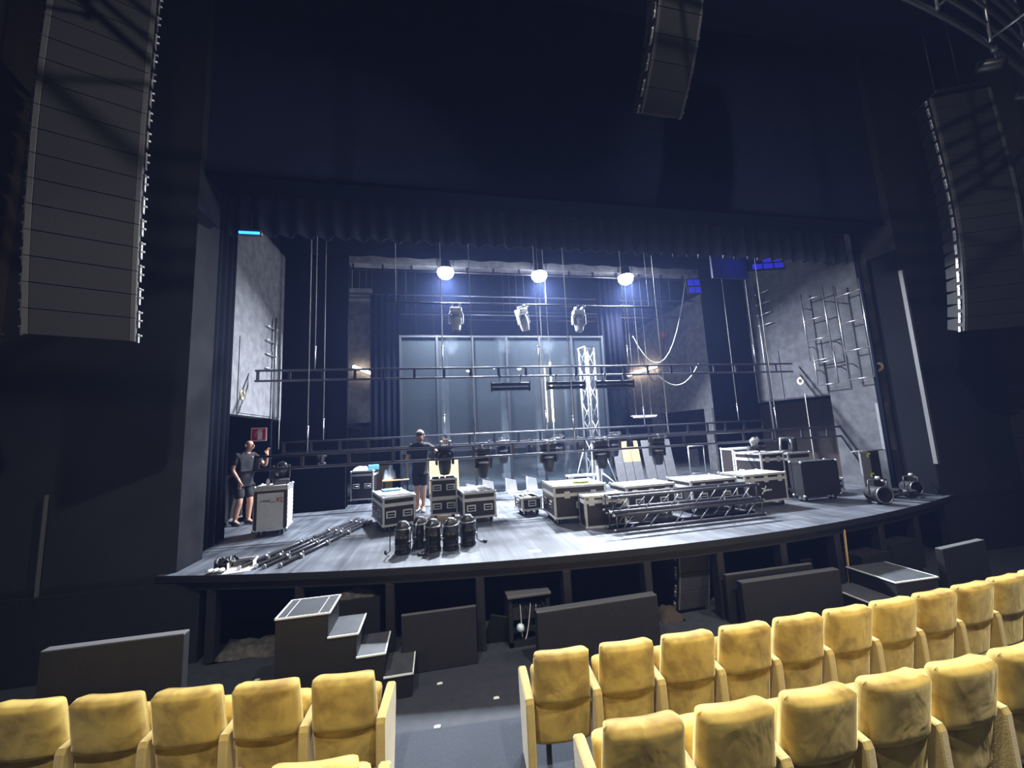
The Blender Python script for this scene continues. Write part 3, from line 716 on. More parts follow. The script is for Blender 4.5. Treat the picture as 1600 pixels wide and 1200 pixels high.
# lamp on the grey case
def stand_lamp(label, loc, rz, m='plastic', name='stage_lamp', sc=1, group=None):
    t = thing(name, label, 'stage light', loc, rz, group)
    a = MB(); a.cham((0, 0, .05*sc), (.26*sc, .24*sc, .10*sc), .02*sc); a.build('base', m, t)
    for s in (-1, 1):
        a = MB(); a.cham((s*.13*sc, 0, .22*sc), (.04*sc, .1*sc, .26*sc), .012*sc); a.build('yoke_arm', m, t)
    a = MB(); a.lathe([(.06*sc, -.13*sc), (.10*sc, -.10*sc), (.105*sc, .06*sc), (.085*sc, .15*sc)], 14, T(0, 0, .27*sc, 1.0)); h = a.build('head', m, t)
    a = MB(); a.lathe([(.075*sc, .151*sc), (.05*sc, .16*sc), (.01*sc, .163*sc)], 14, T(0, 0, .27*sc, 1.0)); a.build('lens', 'lens', h)
    a = MB(); a.tube((0, .06*sc, .38*sc), (.04*sc, -.06*sc, .40*sc), .012*sc); a.build('handle', 'steel', t)
    return t
stand_lamp('black moving lamp standing on the pale grey case', (-2.90, 8.2, SZ+.882), .5)
stand_lamp('small black lamp with a bright edge on the black flat', (-2.78, 10.34, SZ+1.06), 2.2, sc=.8)
a = MB(); a.lathe([(.03, 0), (.035, .05), (.025, .09), (.012, .12)], 10); tag(a.build('white_cup', 'white_paint', None, (-3.1, 8.15, SZ+.882)), 'small white bottle on the left edge of the pale grey case', 'bottle')
t = thing('lamp_stand', 'silver trapezoid lamp frame on the tall case behind the dark rack', 'frame', (7.95, 7.72, SZ+.905), .1)
a = MB()
for (p, q) in (((-.20, 0, .0), (-.15, 0, .30)), ((.20, 0, .0), (.15, 0, .30)), ((-.17, 0, .31), (.17, 0, .31)), ((-.2, 0, .02), (.2, 0, .02))): a.tube(p, q, .022, 6)
a.build('tubing', 'aluminium', t)
a = MB(); a.cham((0, .05, .15), (.22, .05, .22), .01); a.build('screen', 'gloss_black', t)
a = MB(); a.cham((.24, .04, .16), (.08, .2, .3), .01); a.build('side_box', 'plastic', t)
def cable_pile(name, label, loc, r, n, m, h=.05, thick=.012, cat='cables', seed=1):
    rnd = random.Random(seed); b = MB(); pts = []
    for i in range(n*14):
        t_ = i/14*2*PI; rr = r*(.55+.4*math.sin(i*.37+seed)*rnd.uniform(.6, 1))
        pts.append((rr*math.cos(t_), rr*math.sin(t_)*.8, thick+h*rnd.random()))
    b.path(pts, thick, 5); return tag(b.build(name, m, None, loc), label, cat)
cable_pile('cable_heap', 'dark heap of cables on the tall white-edged case', (7.28, 7.85, SZ+.932), .24, 6, 'dark_tube', .14, .016, seed=2)
stand_lamp('small pale lamp among the cables on the tall white-edged case', (7.32, 7.95, SZ+.99), 1.2, 'grey_case', sc=.7)

# ------------------------------------------------------------------ trusses lying on the stage
def floor_truss(label, x0, x1, y0, z0, ang, h=.25, wdt=.25):
    t = thing('floor_truss', label, 'truss', (x0, y0, z0), ang, 'dark trusses lying on the stage'); L = x1-x0; r = .025
    for (y, z) in ((0, r), (wdt, r), (0, h), (wdt, h)):
        a = MB(); a.tube((0, y, z), (L, y, z), r, 10); c = a.build('chord', 'bar_tube', t)
        for xx in (0, L):
            a = MB(); a.tube((xx-.035, y, z), (xx+.035, y, z), r*.8, 8); a.build('coupler', 'aluminium', c)
    def brace():
        a = MB(); a.tube((0, 0, r), (h*.9, 0, h), .010, 6); return a.mesh('brace', 'brace_tube')
    def braceh():
        a = MB(); a.tube((0, 0, 0), (wdt, wdt, 0), .009, 6); return a.mesh('brace', 'brace_tube')
    x = .12; k = 0
    while x+h < L:
        link('brace', shared('br', brace), t, (x, 0, 0)); link('brace', shared('br', brace), t, (x+.02, wdt, 0))
        if k % 2 == 0: link('brace', shared('brh', braceh), t, (x, 0, h)); link('brace', shared('brh', braceh), t, (x+.1, 0, r))
        x += .47; k += 1
    for xx in (.03, L-.03):
        a = MB()
        a.tube((xx, 0, r), (xx, wdt, r), .011); a.tube((xx, 0, h), (xx, wdt, h), .011); a.tube((xx, 0, r), (xx, 0, h), .011); a.tube((xx, wdt, r), (xx, wdt, h), .011)
        a.build('end_frame', 'bar_tube', t)
floor_truss('lower of two dark trusses stacked on the stage before the cases', 2.74, 5.58, 5.93, SZ, .035)
floor_truss('upper of two dark trusses stacked on the stage before the cases', 2.70, 5.52, 5.95, SZ+.275, .035)
# bars with clamps on the left
def bar_with_clamps(label, p, q, kz=.03, n=4):
    P, Q = Vector((*p, 0)), Vector((*q, 0)); d = Q-P; L = d.length; ang = math.atan2(d.y, d.x)
    t = thing('clamp_bar', label, 'bar', (P.x, P.y, SZ), ang, 'black bars with clamps on the left of the stage')
    a = MB(); a.tube((0, 0, kz), (L, 0, kz), .028, 10); a.build('bar', 'dark_tube', t)
    a = MB(); a.tube((-.02, 0, kz), (.0, 0, kz), .03, 10); a.build('end_cap', 'steel', t)
    for k in range(n):
        a = MB(); x = L*(k+.6)/n; a.tube((x-.025, 0, kz), (x+.025, 0, kz), .042, 8); a.box(x-.02, x+.02, -.06, -.02, kz-.02, kz+.02); a.tube((x, -.05, kz+.01), (x, -.05, kz+.07), .009, 6); a.build('clamp', 'steel', t)
bar_with_clamps('leftmost long black clamp bar lying on the left of the stage', (-2.58, 5.98), (-1.61, 8.73))
bar_with_clamps('second black clamp bar from the left lying on the stage', (-2.38, 5.98), (-1.50, 8.60))
bar_with_clamps('third black clamp bar from the left lying on the stage', (-2.26, 5.92), (-1.40, 8.45))
bar_with_clamps('rightmost black clamp bar of the four lying on the stage', (-2.06, 5.90), (-1.30, 8.38))
cable_pile('cable_coil', 'black cable coil with pale plugs at the left front stage corner', (-2.83, 6.18, SZ), .16, 6, 'cable', .12, .016)
for i in range(3):
    a = MB(); a.lathe([(.018, -.05), (.028, -.045), (.028, .02), (.02, .03), (.012, .05)], 10, T(0, 0, .03, 1.45)); tag(a.build('cable_plug', 'grey_case', None, (-2.91+.065*i, 5.94, SZ)), ('left', 'middle', 'right')[i] + ' one of three pale plugs beside the cable coil', 'plug', 'pale plugs by the cable coil')
t = thing('open_box', 'open white cardboard box at the left front stage corner', 'box', (-2.62, 6.16, SZ), .15)
a = MB(); a.box(-.15, .15, -.12, .12, 0, .008); a.box(-.15, -.142, -.12, .12, 0, .08); a.box(.142, .15, -.12, .12, 0, .08); a.box(-.15, .15, .112, .12, 0, .08); a.build('tray', 'paper', t)
a = MB(); a.box(-.15, .15, -.30, -.12, .0, .006); a.build('flap', 'paper', t)
a = MB(); a.cham((0, .03, .045), (.22, .12, .07), .01); a.build('contents', 'plastic', t)

# ------------------------------------------------------------------ par cans
PS = Matrix.Diagonal((1.08, 1.08, 1.22, 1))
def par_can():
    t = thing('par_can', '', 'stage light')
    a = MB(); a.lathe([(.108, 0), (.112, .01), (.112, .03), (.104, .035), (.104, .10), (.110, .105), (.110, .12), (.104, .125), (.104, .25), (.108, .255), (.108, .27), (.10, .275)], 20, PS); a.build('can', 'gloss_black', t)
    a = MB(); a.lathe([(.10, .275), (.09, .31), (.065, .345), (.055, .36), (.02, .365)], 20, PS); a.build('rear_cap', 'plastic', t)
    a = MB(); a.lathe([(.101, .272), (.105, .276), (.105, .284), (.099, .288)], 20, PS); a.build('cap_ring', 'steel', t)
    a = MB()
    for s in (-1, 1): a.tube((s*.122, 0, .17), (s*.122, -.02, .37), .008, 6); a.tube((s*.10, 0, .17), (s*.145, 0, .17), .016, 8)
    a.tube((-.122, -.02, .37), (-.04, -.03, .43), .008, 6); a.tube((.122, -.02, .37), (.04, -.03, .43), .008, 6); a.tube((-.04, -.03, .43), (.04, -.03, .43), .012, 6); a.build('yoke', 'steel', t)
    a = MB(); a.path([(0, .05, .35), (.05, .09, .40), (.10, .13, .36), (.13, .12, .2), (.12, .13, .05), (.16, .16, .012), (.22, .12, .012)], .008, 5); a.build('cable', 'cable', t)
    a = MB(); a.tube((.22, .12, .02), (.27, .08, .02), .018, 8); a.build('plug', 'plastic', t)
    return t
pc = par_can()
for i, (x, y, rz, l) in enumerate(((-.50, 5.98, 2.4, 'leftmost black par can of the five standing near the stage edge'), (-.27, 6.22, 1.0, 'black par can standing behind the gap of the first two'), (-.08, 5.96, 3.6, 'black par can with bent yoke, middle of the front row of cans'), (.17, 5.93, .4, 'black par can just right of the middle can'), (.43, 6.06, -.2, 'rightmost black par can of the five, its cable curling right'))):
    o = pc if i == 0 else copy_tree(pc)
    place(o, (x, y, SZ), rz, l, 'par cans standing near the stage edge')

# ------------------------------------------------------------------ right side of the stage
t = thing('scenery_screen', 'tall grey board with yellow tape marks near the round spotlight', 'board', (8.36, 6.28, SZ), -.10)
a = MB(); a.cham((.32, .30, .47), (.42, .05, .94), .006); a.build('black_face', 'black_panel', t)
a = MB(); a.cham((.0, .10, .46), (.20, .05, .92), .006, T(0, 0, 0)); a.build('grey_face', 'board_grey', t)
a = MB(); a.tube((-.26, .10, .935), (.44, .10, .945), .014, 6); a.build('top_bar', 'aluminium', t)
for (x, z) in ((.06, .87), (.075, .48), (.06, .08)):
    a = MB(); a.box(x-.035, x+.045, .066, .072, z, z+.03); a.box(x-.035, x-.0, .066, .072, z-.05, z+.03); a.build('tape_mark', 'yellow_tape', t)
def round_spot(label, loc, rz, sc):
    t = thing('round_spotlight', label, 'stage light', loc, rz, 'round spotlights at the right of the stage')
    R = T(0, 0, .19*sc, PI/2)
    a = MB(); a.lathe([(.10, -.24), (.13, -.20), (.14, 0), (.155, .10), (.165, .12)], 22, R @ Matrix.Scale(sc, 4)); a.build('housing', 'plastic', t)
    a = MB(); a.lathe([(.165, .118), (.168, .13), (.150, .134), (.145, .125)], 22, R @ Matrix.Scale(sc, 4), cap=False); a.build('rim', 'steel', t)
    a = MB(); a.lathe([(.147, .12), (.10, .112), (.02, .105)], 22, R @ Matrix.Scale(sc, 4)); a.build('lens', 'lens', t)
    a = MB()
    for s in (-1, 1): a.tube((s*.18*sc, 0, .19*sc), (s*.18*sc, 0, .46*sc), .012*sc)
    a.tube((-.18*sc, 0, .46*sc), (.18*sc, 0, .46*sc), .012*sc); a.build('yoke', 'dark_tube', t)
    a = MB(); a.lathe([(.03, -.03), (.045, 0), (.03, .03)], 10, T(0, -.02, .50*sc)); a.lathe([(.02, -.02), (.03, 0), (.02, .02)], 10, T(.09*sc, -.02, .44*sc)); a.build('knob', 'aluminium', t)
    a = MB(); a.cham((0, .05*sc, .02*sc), (.22*sc, .2*sc, .04*sc), .008); a.build('foot', 'plastic', t)
round_spot('round black spotlight with bright rim at the right stage edge', (8.05, 5.98, SZ), -.2, .95)
round_spot('smaller round spotlight at the far right stage corner', (9.50, 6.42, SZ), -.2, .8)
cable_pile('cable_heap', 'bluish heap of cables on the far right of the stage', (9.05, 6.4, SZ), .40, 5, 'dark_tube', .10, .02, seed=5)
b = MB(); b.box(9.765, 9.825, 6.09, 6.16, 1.70, 5.75); struct(b.build('trim_2', 'cab_edge'))
# ladder racks on the right wall
def wall_ladder(y0, y1, z0, z1, label, n):
    t = thing('wall_ladder', label, 'ladder', (9.72, 0, 0), group='ladder frames on the right gallery wall')
    for y in (y0, y1):
        a = MB(); a.tube((0, y, z0), (0, y, z1), .018, 6); a.build('rail', 'steel', t)
    for k in range(n):
        z = z0 + (z1-z0)*(k+.02)/(n-.6); a = MB(); a.tube((0, y0, z), (0, y1, z), .014, 6); a.build('rung', 'steel', t)
    for z in (z0+.4, z1-.4):
        a = MB(); a.tube((0, y0, z), (.17, y0, z), .014, 6); a.tube((0, y1, z), (.17, y1, z), .014, 6); a.build('bracket', 'steel', t)
wall_ladder(7.76, 8.36, 4.2, 6.05, 'left ladder frame fixed to the grey right wall', 4)
wall_ladder(6.90, 7.46, 3.58, 5.9, 'right ladder frame fixed to the grey right wall', 4)
wall_ladder(7.72, 8.24, 3.55, 4.35, 'lower ladder frame below the left one on the right wall', 2)
def ring(label, x, y, z, s):
    t = MB(); pr = [(.055, -.03), (.10, -.03), (.115, 0), (.10, .03), (.055, .03)]
    v = []; n = 14
    for r, q in pr:
        for i in range(n): v.append((0+q*.5, r*math.cos(2*PI*i/n), r*math.sin(2*PI*i/n)))
    t.add(v, [(j*n+i, j*n+(i+1) % n, ((j+1) % 5)*n+(i+1) % n, ((j+1) % 5)*n+i) for j in range(5) for i in range(n)], smooth=True)
    tag(t.build('pipe_collar', 'foam', None, (x, y, z)), label, 'collar', 'pale collars on the gallery walls')
ring('pale round collar on the left gallery wall', -3.80, 8.62, 3.72, 1)
ring('pale round collar under the left wall ladder', 9.88, 8.85, 3.76, 1)
ring('pale round collar right of the ladders on the right wall', 9.88, 6.92, 3.80, 1)
# pipes on the walls
def wall_pipe(label, x, y, z0, z1, s):
    t = thing('wall_pipe', label, 'pipe', (x, y, 0), group='vertical pipes on the gallery walls')
    a = MB(); a.tube((0, 0, z0), (0, 0, z1), .032, 8); a.build('pipe', 'steel', t)
    z = z1-.3
    while z > z0+.3 and z > z1-1.4:
        a = MB(); a.tube((-s*.03, -.42, z), (-s*.03, .05, z), .014, 6); a.tube((-s*.08, 0, z), (s*.04, 0, z), .03, 6); a.build('bracket', 'aluminium', t); z -= .33
wall_pipe('vertical grey pipe with brackets on the left gallery wall', -3.74, 10.0, 3.3, 5.75, 1)
wall_pipe('vertical grey pipe on the right gallery wall beside the leg curtain', 9.80, 9.85, 2.1, 6.9, -1)
def cable_drop(label, pts, m='cable', r=.014):
    b = MB(); P = []
    for i in range(len(pts)-1):
        for k in range(6):
            t = k/6; P.append(tuple(pts[i][j]*(1-t)+pts[i+1][j]*t for j in range(3)))
    P.append(pts[-1]); b.path(P, r, 5); return tag(b.build('hanging_cable', m), label, 'cable', 'hanging cables')
def catenary(p, q, sag, n=12):
    return [tuple(p[j]*(1-i/n)+q[j]*(i/n) - (sag*4*(i/n)*(1-i/n) if j == 2 else 0) for j in range(3)) for i in range(n+1)]
cable_drop('pale cable hanging in a deep loop before the right gallery', catenary((6.2, 11.05, 5.6), (8.3, 11.05, 7.51), 1.7), 'rope')
cable_drop('black cable hanging in a loop right of the tall light tube', catenary((6.9, 12.4, 7.3), (8.4, 12.4, 7.3), 3.0))
cable_drop('pale cable drooping under the top bar near the right light tube', catenary((5.4, 8.9, 4.285), (6.8, 8.9, 4.285), .55), 'rope')
cable_drop('thin vertical cable in front of the brown opening on the right', [(9.84, 8.75, 3.4), (9.84, 8.75, 1.6)], 'rope', .01)
cable_drop('cable running down the left gallery edge beside the leg curtain', [(-3.70, 10.25, 5.4), (-3.70, 10.25, 2.6)], 'rope', .01)
t = thing('red_hoist', 'small red chain hoist hanging high on the right', 'hoist', (8.4, 12.7, 6.1))
a = MB(); a.cham((0, 0, 0), (.16, .14, .24), .03); a.build('body', 'shell_red', t)
a = MB(); a.tube((0, 0, .1), (0, 0, 6.7), .01, 5); a.tube((.03, 0, -.9), (.03, 0, -.1), .01, 5); a.build('chain', 'steel', t)
# warm tube lights
def tube_light(label, x, y0, y1, z, s):
    t = thing('tube_light', label, 'lamp', (x, y0, z), group='warm tube lights on the gallery walls')
    a = MB(); a.box(min(0, -s*.06), max(0, -s*.06), 0, y1-y0, -.06, .06); a.build('housing', 'white_paint', t)
    a = MB(); a.tube((s*.06, .03, 0), (s*.06, y1-y0-.03, 0), .06, 10); a.build('tube', 'warm_tube', t)
t = thing('tube_light', 'slanting warm tube light high on the left, beside the leg curtain', 'lamp', (-2.50, 12.62, 5.02), 0, 'warm tube lights on the gallery walls', (0, .40, 0))
a = MB(); a.box(-.02, .66, .02, .06, -.04, .04); a.build('housing', 'white_paint', t)
a = MB(); a.tube((0, 0, 0), (.64, 0, 0), .045, 10); a.build('tube', 'warm_tube', t)
tube_light('glowing warm tube light on the far right gallery wall', 9.82, 15.6, 18.2, 5.42, -1)
t = thing('vertical_tube', 'thin vertical warm light strip hanging right of the middle light strip', 'lamp', (3.36, 10.9, 3.0))
a = MB(); a.tube((0, 0, 0), (0, 0, 1.75), .022, 8); a.build('tube', 'warm_tube', t)
a = MB(); a.tube((0, 0, 1.75), (0, 0, 9.8), .006, 5); a.tube((0, 0, -.4), (0, 0, 0), .012, 5); a.build('line', 'rope', t)
t = thing('unlit_tube', 'unlit white tube fitting below the right gallery', 'lamp', (6.9, 12.0, 3.05), .1)
a = MB(); a.tube((-.45, 0, 0), (.45, 0, 0), .035, 8); a.build('tube', 'white_paint', t)
a = MB(); a.box(-.5, .5, -.02, .05, .03, .07); a.tube((-.3, .02, .05), (-.3, .02, 9.74), .008, 5); a.tube((.3, .02, .05), (.3, .02, 9.74), .008, 5); a.build('housing', 'grey_case', t)
# blue light bar, and blue-lit panels made to glow
t = thing('blue_led_bar', 'glowing blue light bar at the top left of the stage opening', 'stage light', (-2.97, 6.76, 6.20))
a = MB(); a.cham((0, .03, .03), (.34, .08, .10), .01); a.build('housing', 'plastic', t)
a = MB(); a.tube((-.15, -.03, 0), (.15, -.03, 0), .022, 8); a.build('tube', 'blue_tube', t)
a = MB(); a.tube((0, .04, .05), (0, .04, .75), .01, 6); a.build('hanger', 'dark_tube', t)
def blue_panel(label, loc, cells, rot, cw_, ch):
    t = thing('blue_lit_panel', label, 'stage light', loc, 0, 'blue-lit panels at the top right', rot)
    a = MB(); a.box(-.02, cw_*max(c[0] for c in cells)+cw_+.02, .01, .06, -.02, ch*max(c[1] for c in cells)+ch+.02); a.build('frame', 'plastic', t)
    for c in cells:
        a = MB(); a.cham((c[0]*cw_+cw_/2, 0, c[1]*ch+ch/2), (cw_*.84, .02, ch*.8), .004); a.build('cell', 'blue_lit_cell', t)  # cells are no lamps; their emission imitates blue light on them
    a = MB(); a.tube((.1, .04, .1), (.1, .04, 12.8-loc[2]), .01, 6); a.build('hanger', 'dark_tube', t)
blue_panel('long blue-lit panel, made to glow, under the valance at the upper right', (8.16, 8.2, 6.62), [(0, 0), (1, 0), (2, 0), (1, 1), (2, 1)], (0, -.10, 0), .34, .17)
blue_panel('small blue-lit panel of four cells made to glow, left of the right leg curtain', (7.75, 10.2, 6.72), [(0, 0), (1, 0), (0, 1), (1, 1)], (0, -.06, 0), .22, .24)
area('blue_wash', (7.7, 7.75, 6.75), (7.5, 8.6, 6.7), 3, .3, (.08, .1, 1))
b = MB(); b.box(7.05, 8.1, 8.3, 8.36, 6.42, 12.8); tag(b.build('blue_lit_border', 'blue_glow_cloth'), 'short cloth border lit blue at the upper right', 'curtain')

# ------------------------------------------------------------------ upstage clutter
a = MB(); a.cham((0, 0, .47), (.50, .04, .94), .005); tag(a.build('plywood_sheet', 'tan_wood', None, (-1.50, 11.62, SZ), (-.32, 0, 0)), 'leaning tan wooden board left of the table with a bag', 'board', 'tan boards upstage')
t = thing('work_table', 'small wooden table with a bag behind the left case', 'table', (-1.12, 11.35, SZ), .1)
a = MB(); a.cham((0, 0, .52), (.70, .42, .035), .005); a.build('top', 'tan_wood', t)
for sx in (-1, 1):
    for sy in (-1, 1):
        a = MB(); a.box(sx*.31-.02, sx*.31+.02, sy*.17-.02, sy*.17+.02, 0, .5); a.build('leg', 'black_paint', t)
crumple('patterned_bag', 'bulging white and blue patterned bag on the wooden table', (-1.28, 11.4, SZ+.54), .17, .14, .40, 'blue_cloth', 'bag', 9)
crumple('dark_bag', 'dark bundle on the wooden table beside the bag', (-.93, 11.35, SZ+.54), .16, .13, .14, 'black_paint', 'bag', 4)
t = thing('blue_barrier', 'blue metal barrier behind the table', 'barrier', (-.55, 11.75, SZ))
a = MB()
for x in (-.42, .42): a.tube((x, 0, 0), (x, 0, 1.0), .02)
a.tube((-.42, 0, 1.0), (.42, 0, 1.0), .02); a.tube((-.42, 0, .78), (.42, 0, .78), .014); a.tube((-.42, 0, .15), (.42, 0, .15), .014); a.build('frame', 'blue_plastic', t)
for i in range(6):
    a = MB(); a.tube((-.3+i*.12, 0, .15), (-.3+i*.12, 0, .78), .009, 6); a.build('bar', 'blue_plastic', t)
a = MB(); a.box(-.4, .05, .03, .05, .3, 1.02); a.build('blue_sheet', 'blue_plastic', t)
t = thing('cable_trolley', 'low grey trolley with cables between the case and the bearded man', 'trolley', (-.62, 9.55, SZ), .2)
a = MB(); a.cham((0, 0, .14), (.5, .7, .05), .01); a.build('deck', 'grey_case', t)
for sx in (-1, 1):
    for sy in (-1, 1): c = link('castor', shared('castor', castor_mesh), t, (sx*.2, sy*.28, .115)); link('wheel', shared('wheel', wheel_mesh), c)
a = MB(); a.lathe([(.16, 0), (.17, .03), (.17, .16), (.16, .19)], 16, T(0, .1, .17)); a.lathe([(.05, 0), (.07, .02), (.07, .08), (.05, .1)], 12, T(.1, -.22, .17)); a.build('cable_drum', 'steel', t)
for i, (x, z, y, l, m) in enumerate(((-.02, 1.02, 10.86, 'tan wooden board leaning on the glass, beside the bearded man', 'tan_wood'), (.39, 1.02, 10.86, 'tan wooden board leaning on the glass, above the two-high stack', 'tan_wood'))):
    a = MB(); a.cham((0, 0, z/2), (.38, .04, z), .005); tag(a.build('plywood_sheet', m, None, (x, y, SZ), (-.24, 0, 0)), l, 'board', 'tan boards upstage')
for i, (x, w_, m1, l) in enumerate(((5.43, .27, 'grey_board', 'narrow grey door board left of the tan boards'), (5.72, .27, 'tan_wood', 'left of two tall boards with tan upper halves'), (6.01, .27, 'tan_wood', 'right of two tall boards with tan upper halves'), (6.42, .30, 'grey_board', 'grey board right of the tan boards'), (6.76, .30, 'tan_wood', 'grey board with a small tan patch at half height'), (7.1, .30, 'grey_board', 'rightmost grey board upstage before the column'))):
    t = thing('scenery_flat', l, 'board', (x, 11.0, SZ), group='upright boards leaning upstage', rot=(-.22, 0, 0))
    h0 = .62 if i != 4 else .72
    a = MB(); a.cham((0, 0, h0/2), (w_, .04, h0), .004); a.build('lower_half', 'grey_board', t)
    a = MB(); h1 = 1.25; h2 = h1 if i != 4 else .95; a.cham((0, .004, (h0+h2)/2), (w_, .04, h2-h0), .004); a.build('upper_half', m1, t)
    if i == 4: a = MB(); a.cham((0, 0, (h2+h1)/2), (w_, .04, h1-h2), .004); a.build('top_piece', 'grey_board', t)
def plinth(x, y, l, s):
    t = thing('white_stand', l, 'stand', (x, y, SZ), .3, 'white stands before the glass')
    a = MB(); a.prism([(-.16*s, 0), (.16*s, 0), (.12*s, .34*s), (-.16*s, .42*s)], -.05, .05); a.build('panel', 'grey_case', t)
    a = MB(); a.box(-.16*s, .2*s, -.15, .15, 0, .03); a.build('foot', 'grey_case', t)
plinth(.90, 10.9, 'white stand before the glass beyond the two-high stack', .8); plinth(1.38, 10.85, 'white slanted stand before the glass near the second moving head', 1)
plinth(2.02, 10.85, 'white slanted stand before the glass left of the small open case', 1); plinth(2.62, 10.9, 'white slanted stand before the glass left of the large case', 1)
t = thing('white_table', 'white trestle table behind the large case', 'table', (3.55, 9.45, SZ), 0)
a = MB(); a.cham((0, 0, .50), (.72, .30, .04), .005); a.build('top', 'white_paint', t)
for s in (-1, 1):
    a = MB(); a.prism([(s*.28-.05, 0), (s*.28+.05, 0), (s*.28+.03, .48), (s*.28-.03, .48)], -.14, .14); a.build('leg', 'white_paint', t)
a = MB(); a.box(-.34, .34, .12, .14, .1, .48); a.build('back_panel', 'black_paint', t)
t = thing('white_bollard', 'slim white post standing behind the large case', 'post', (3.82, 8.95, SZ))
a = MB(); a.lathe([(.10, 0), (.10, .02), (.07, .06), (.06, .7), (.05, .74)], 12); a.build('post', 'white_paint', t)
a = MB(); a.tube((0, 0, .74), (.03, 0, .84), .03, 8, .02); a.build('cap', 'white_paint', t)
t = thing('metal_stand', 'pale metal frame stand right of the grey column', 'frame', (8.2, 11.3, SZ), .1)
a = MB(); a.tube((-.3, 0, 0), (-.3, 0, .95), .02); a.tube((.3, 0, 0), (.3, 0, .95), .02); a.tube((-.3, 0, .95), (.3, 0, .95), .02); a.tube((-.3, 0, .1), (.3, 0, .1), .015); a.build('tubing', 'aluminium', t)
a = MB(); a.box(-.26, .1, .02, .04, .3, .85); a.build('sheet', 'grey_board', t)
for i, (x, z) in enumerate(((1.15, 4.95), (2.05, 5.05), (2.95, 5.0))):
    t = thing('pendant_lamp', ('left', 'middle', 'right')[i] + ' small bright lamp seen through the glass wall', 'lamp', (x, 13.3, z), group='small lamps behind the glass')
    a = MB(); a.lathe([(.02, .1), (.05, .08), (.085, 0)], 12); a.tube((0, 0, .1), (0, 0, 12.8-z), .006, 5); a.build('shade', 'plastic', t)
    a = MB(); a.lathe([(.075, 0), (.06, -.035), (.02, -.05)], 12); a.build('bulb', 'small_lamp', t)
for i, (x0, l) in enumerate(((-.25, 'grey column behind the left glass panes'), (1.95, 'grey column behind the middle glass panes'), (3.3, 'grey column behind the right glass panes'))):
    t = thing('column', l, 'column', (x0+.6, 14.5, SZ), group='columns behind the glass')
    a = MB(); a.cham((0, 0, 2.6), (.28, .28, 5.2), .02); a.build('shaft', 'gallery', t)
    a = MB(); a.cham((0, 0, .1), (.36, .36, .2), .02); a.build('foot', 'gallery', t)
# fire sign
t = thing('fire_sign', 'red fire-extinguisher sign with white pictogram on the left', 'sign', (-3.92, 9.72, 2.80), .12)
a = MB(); a.box(-.155, .155, 0, .01, 0, .30); a.build('backing', 'white_paint', t)
a = MB(); a.box(-.135, .135, -.004, 0, .02, .28); a.build('red_field', 'red_sign', t)
a = MB()
a.cham((.02, -.006, .12), (.085, .004, .17), .0015); a.cham((.02, -.006, .215), (.045, .004, .03), .0015); a.cham((.03, -.006, .245), (.09, .004, .018), .0015)
stroke(a, (-.01, .235), (-.055, .18), .02); stroke(a, (-.055, .18), (-.06, .10), .022); a.build('extinguisher_mark', 'white_paint', t)
b = MB(); b.box(-4.35, -3.7, 9.78, 9.85, SZ, 3.3); struct(b.build('wall_sign_pier', 'drape'))

# ------------------------------------------------------------------ people
def skin_obj(name, m, parent, nodes, edges, sub=2):
    me = bpy.data.meshes.new(name); keys = list(nodes); ix = {k: i for i, k in enumerate(keys)}
    me.from_pydata([nodes[k][0] for k in keys], [(ix[a_], ix[b_]) for a_, b_ in edges], []); me.materials.append(M[m])
    bm = bmesh.new(); bm.from_mesh(me); lay = bm.verts.layers.skin.verify(); bm.verts.ensure_lookup_table()
    for i, k in enumerate(keys):
        r = nodes[k][1]; bm.verts[i][lay].radius = r if isinstance(r, tuple) else (r, r); bm.verts[i][lay].use_root = (i == 0)
    bm.to_mesh(me); bm.free()
    o = bpy.data.objects.new(name, me); COL.objects.link(o)
    if parent: o.parent = parent
    s = o.modifiers.new('skin', 'SKIN'); s.use_smooth_shade = True
    d = o.modifiers.new('sub', 'SUBSURF'); d.levels = sub; d.render_levels = sub
    return o
def hand_nodes(pre, wrist, dirv, side, curl, N, E, wk):
    """palm and five fingers; dirv = pointing direction, side = thumb side"""
    d = Vector(dirv).normalized(); s = Vector(side).normalized(); p = Vector(wrist); up = d.cross(s)
    N[pre+'palm'] = (tuple(p+d*.055), .030); E.append((wk, pre+'palm'))
    for i, L in enumerate((.070, .080, .074, .058)):
        o_ = s*(.030-.02*i); a_ = p+d*.10+o_; b_ = a_+d*(L*.5*math.cos(curl*.5))+up*(L*.5*math.sin(curl*.5)); c_ = b_+d*(L*.5*math.cos(curl))+up*(L*.5*math.sin(curl))
        N[f'{pre}k{i}'] = (tuple(a_), .0105); N[f'{pre}m{i}'] = (tuple(b_), .009); N[f'{pre}t{i}'] = (tuple(c_), .008)
        E += [(pre+'palm', f'{pre}k{i}'), (f'{pre}k{i}', f'{pre}m{i}'), (f'{pre}m{i}', f'{pre}t{i}')]
    a_ = p+d*.05+s*.042; b_ = a_+d*.03+s*.022; c_ = b_+d*.03+s*.004
    N[pre+'th0'] = (tuple(a_), .012); N[pre+'th1'] = (tuple(b_), .010); N[pre+'th2'] = (tuple(c_), .009)
    E += [(pre+'palm', pre+'th0'), (pre+'th0', pre+'th1'), (pre+'th1', pre+'th2')]
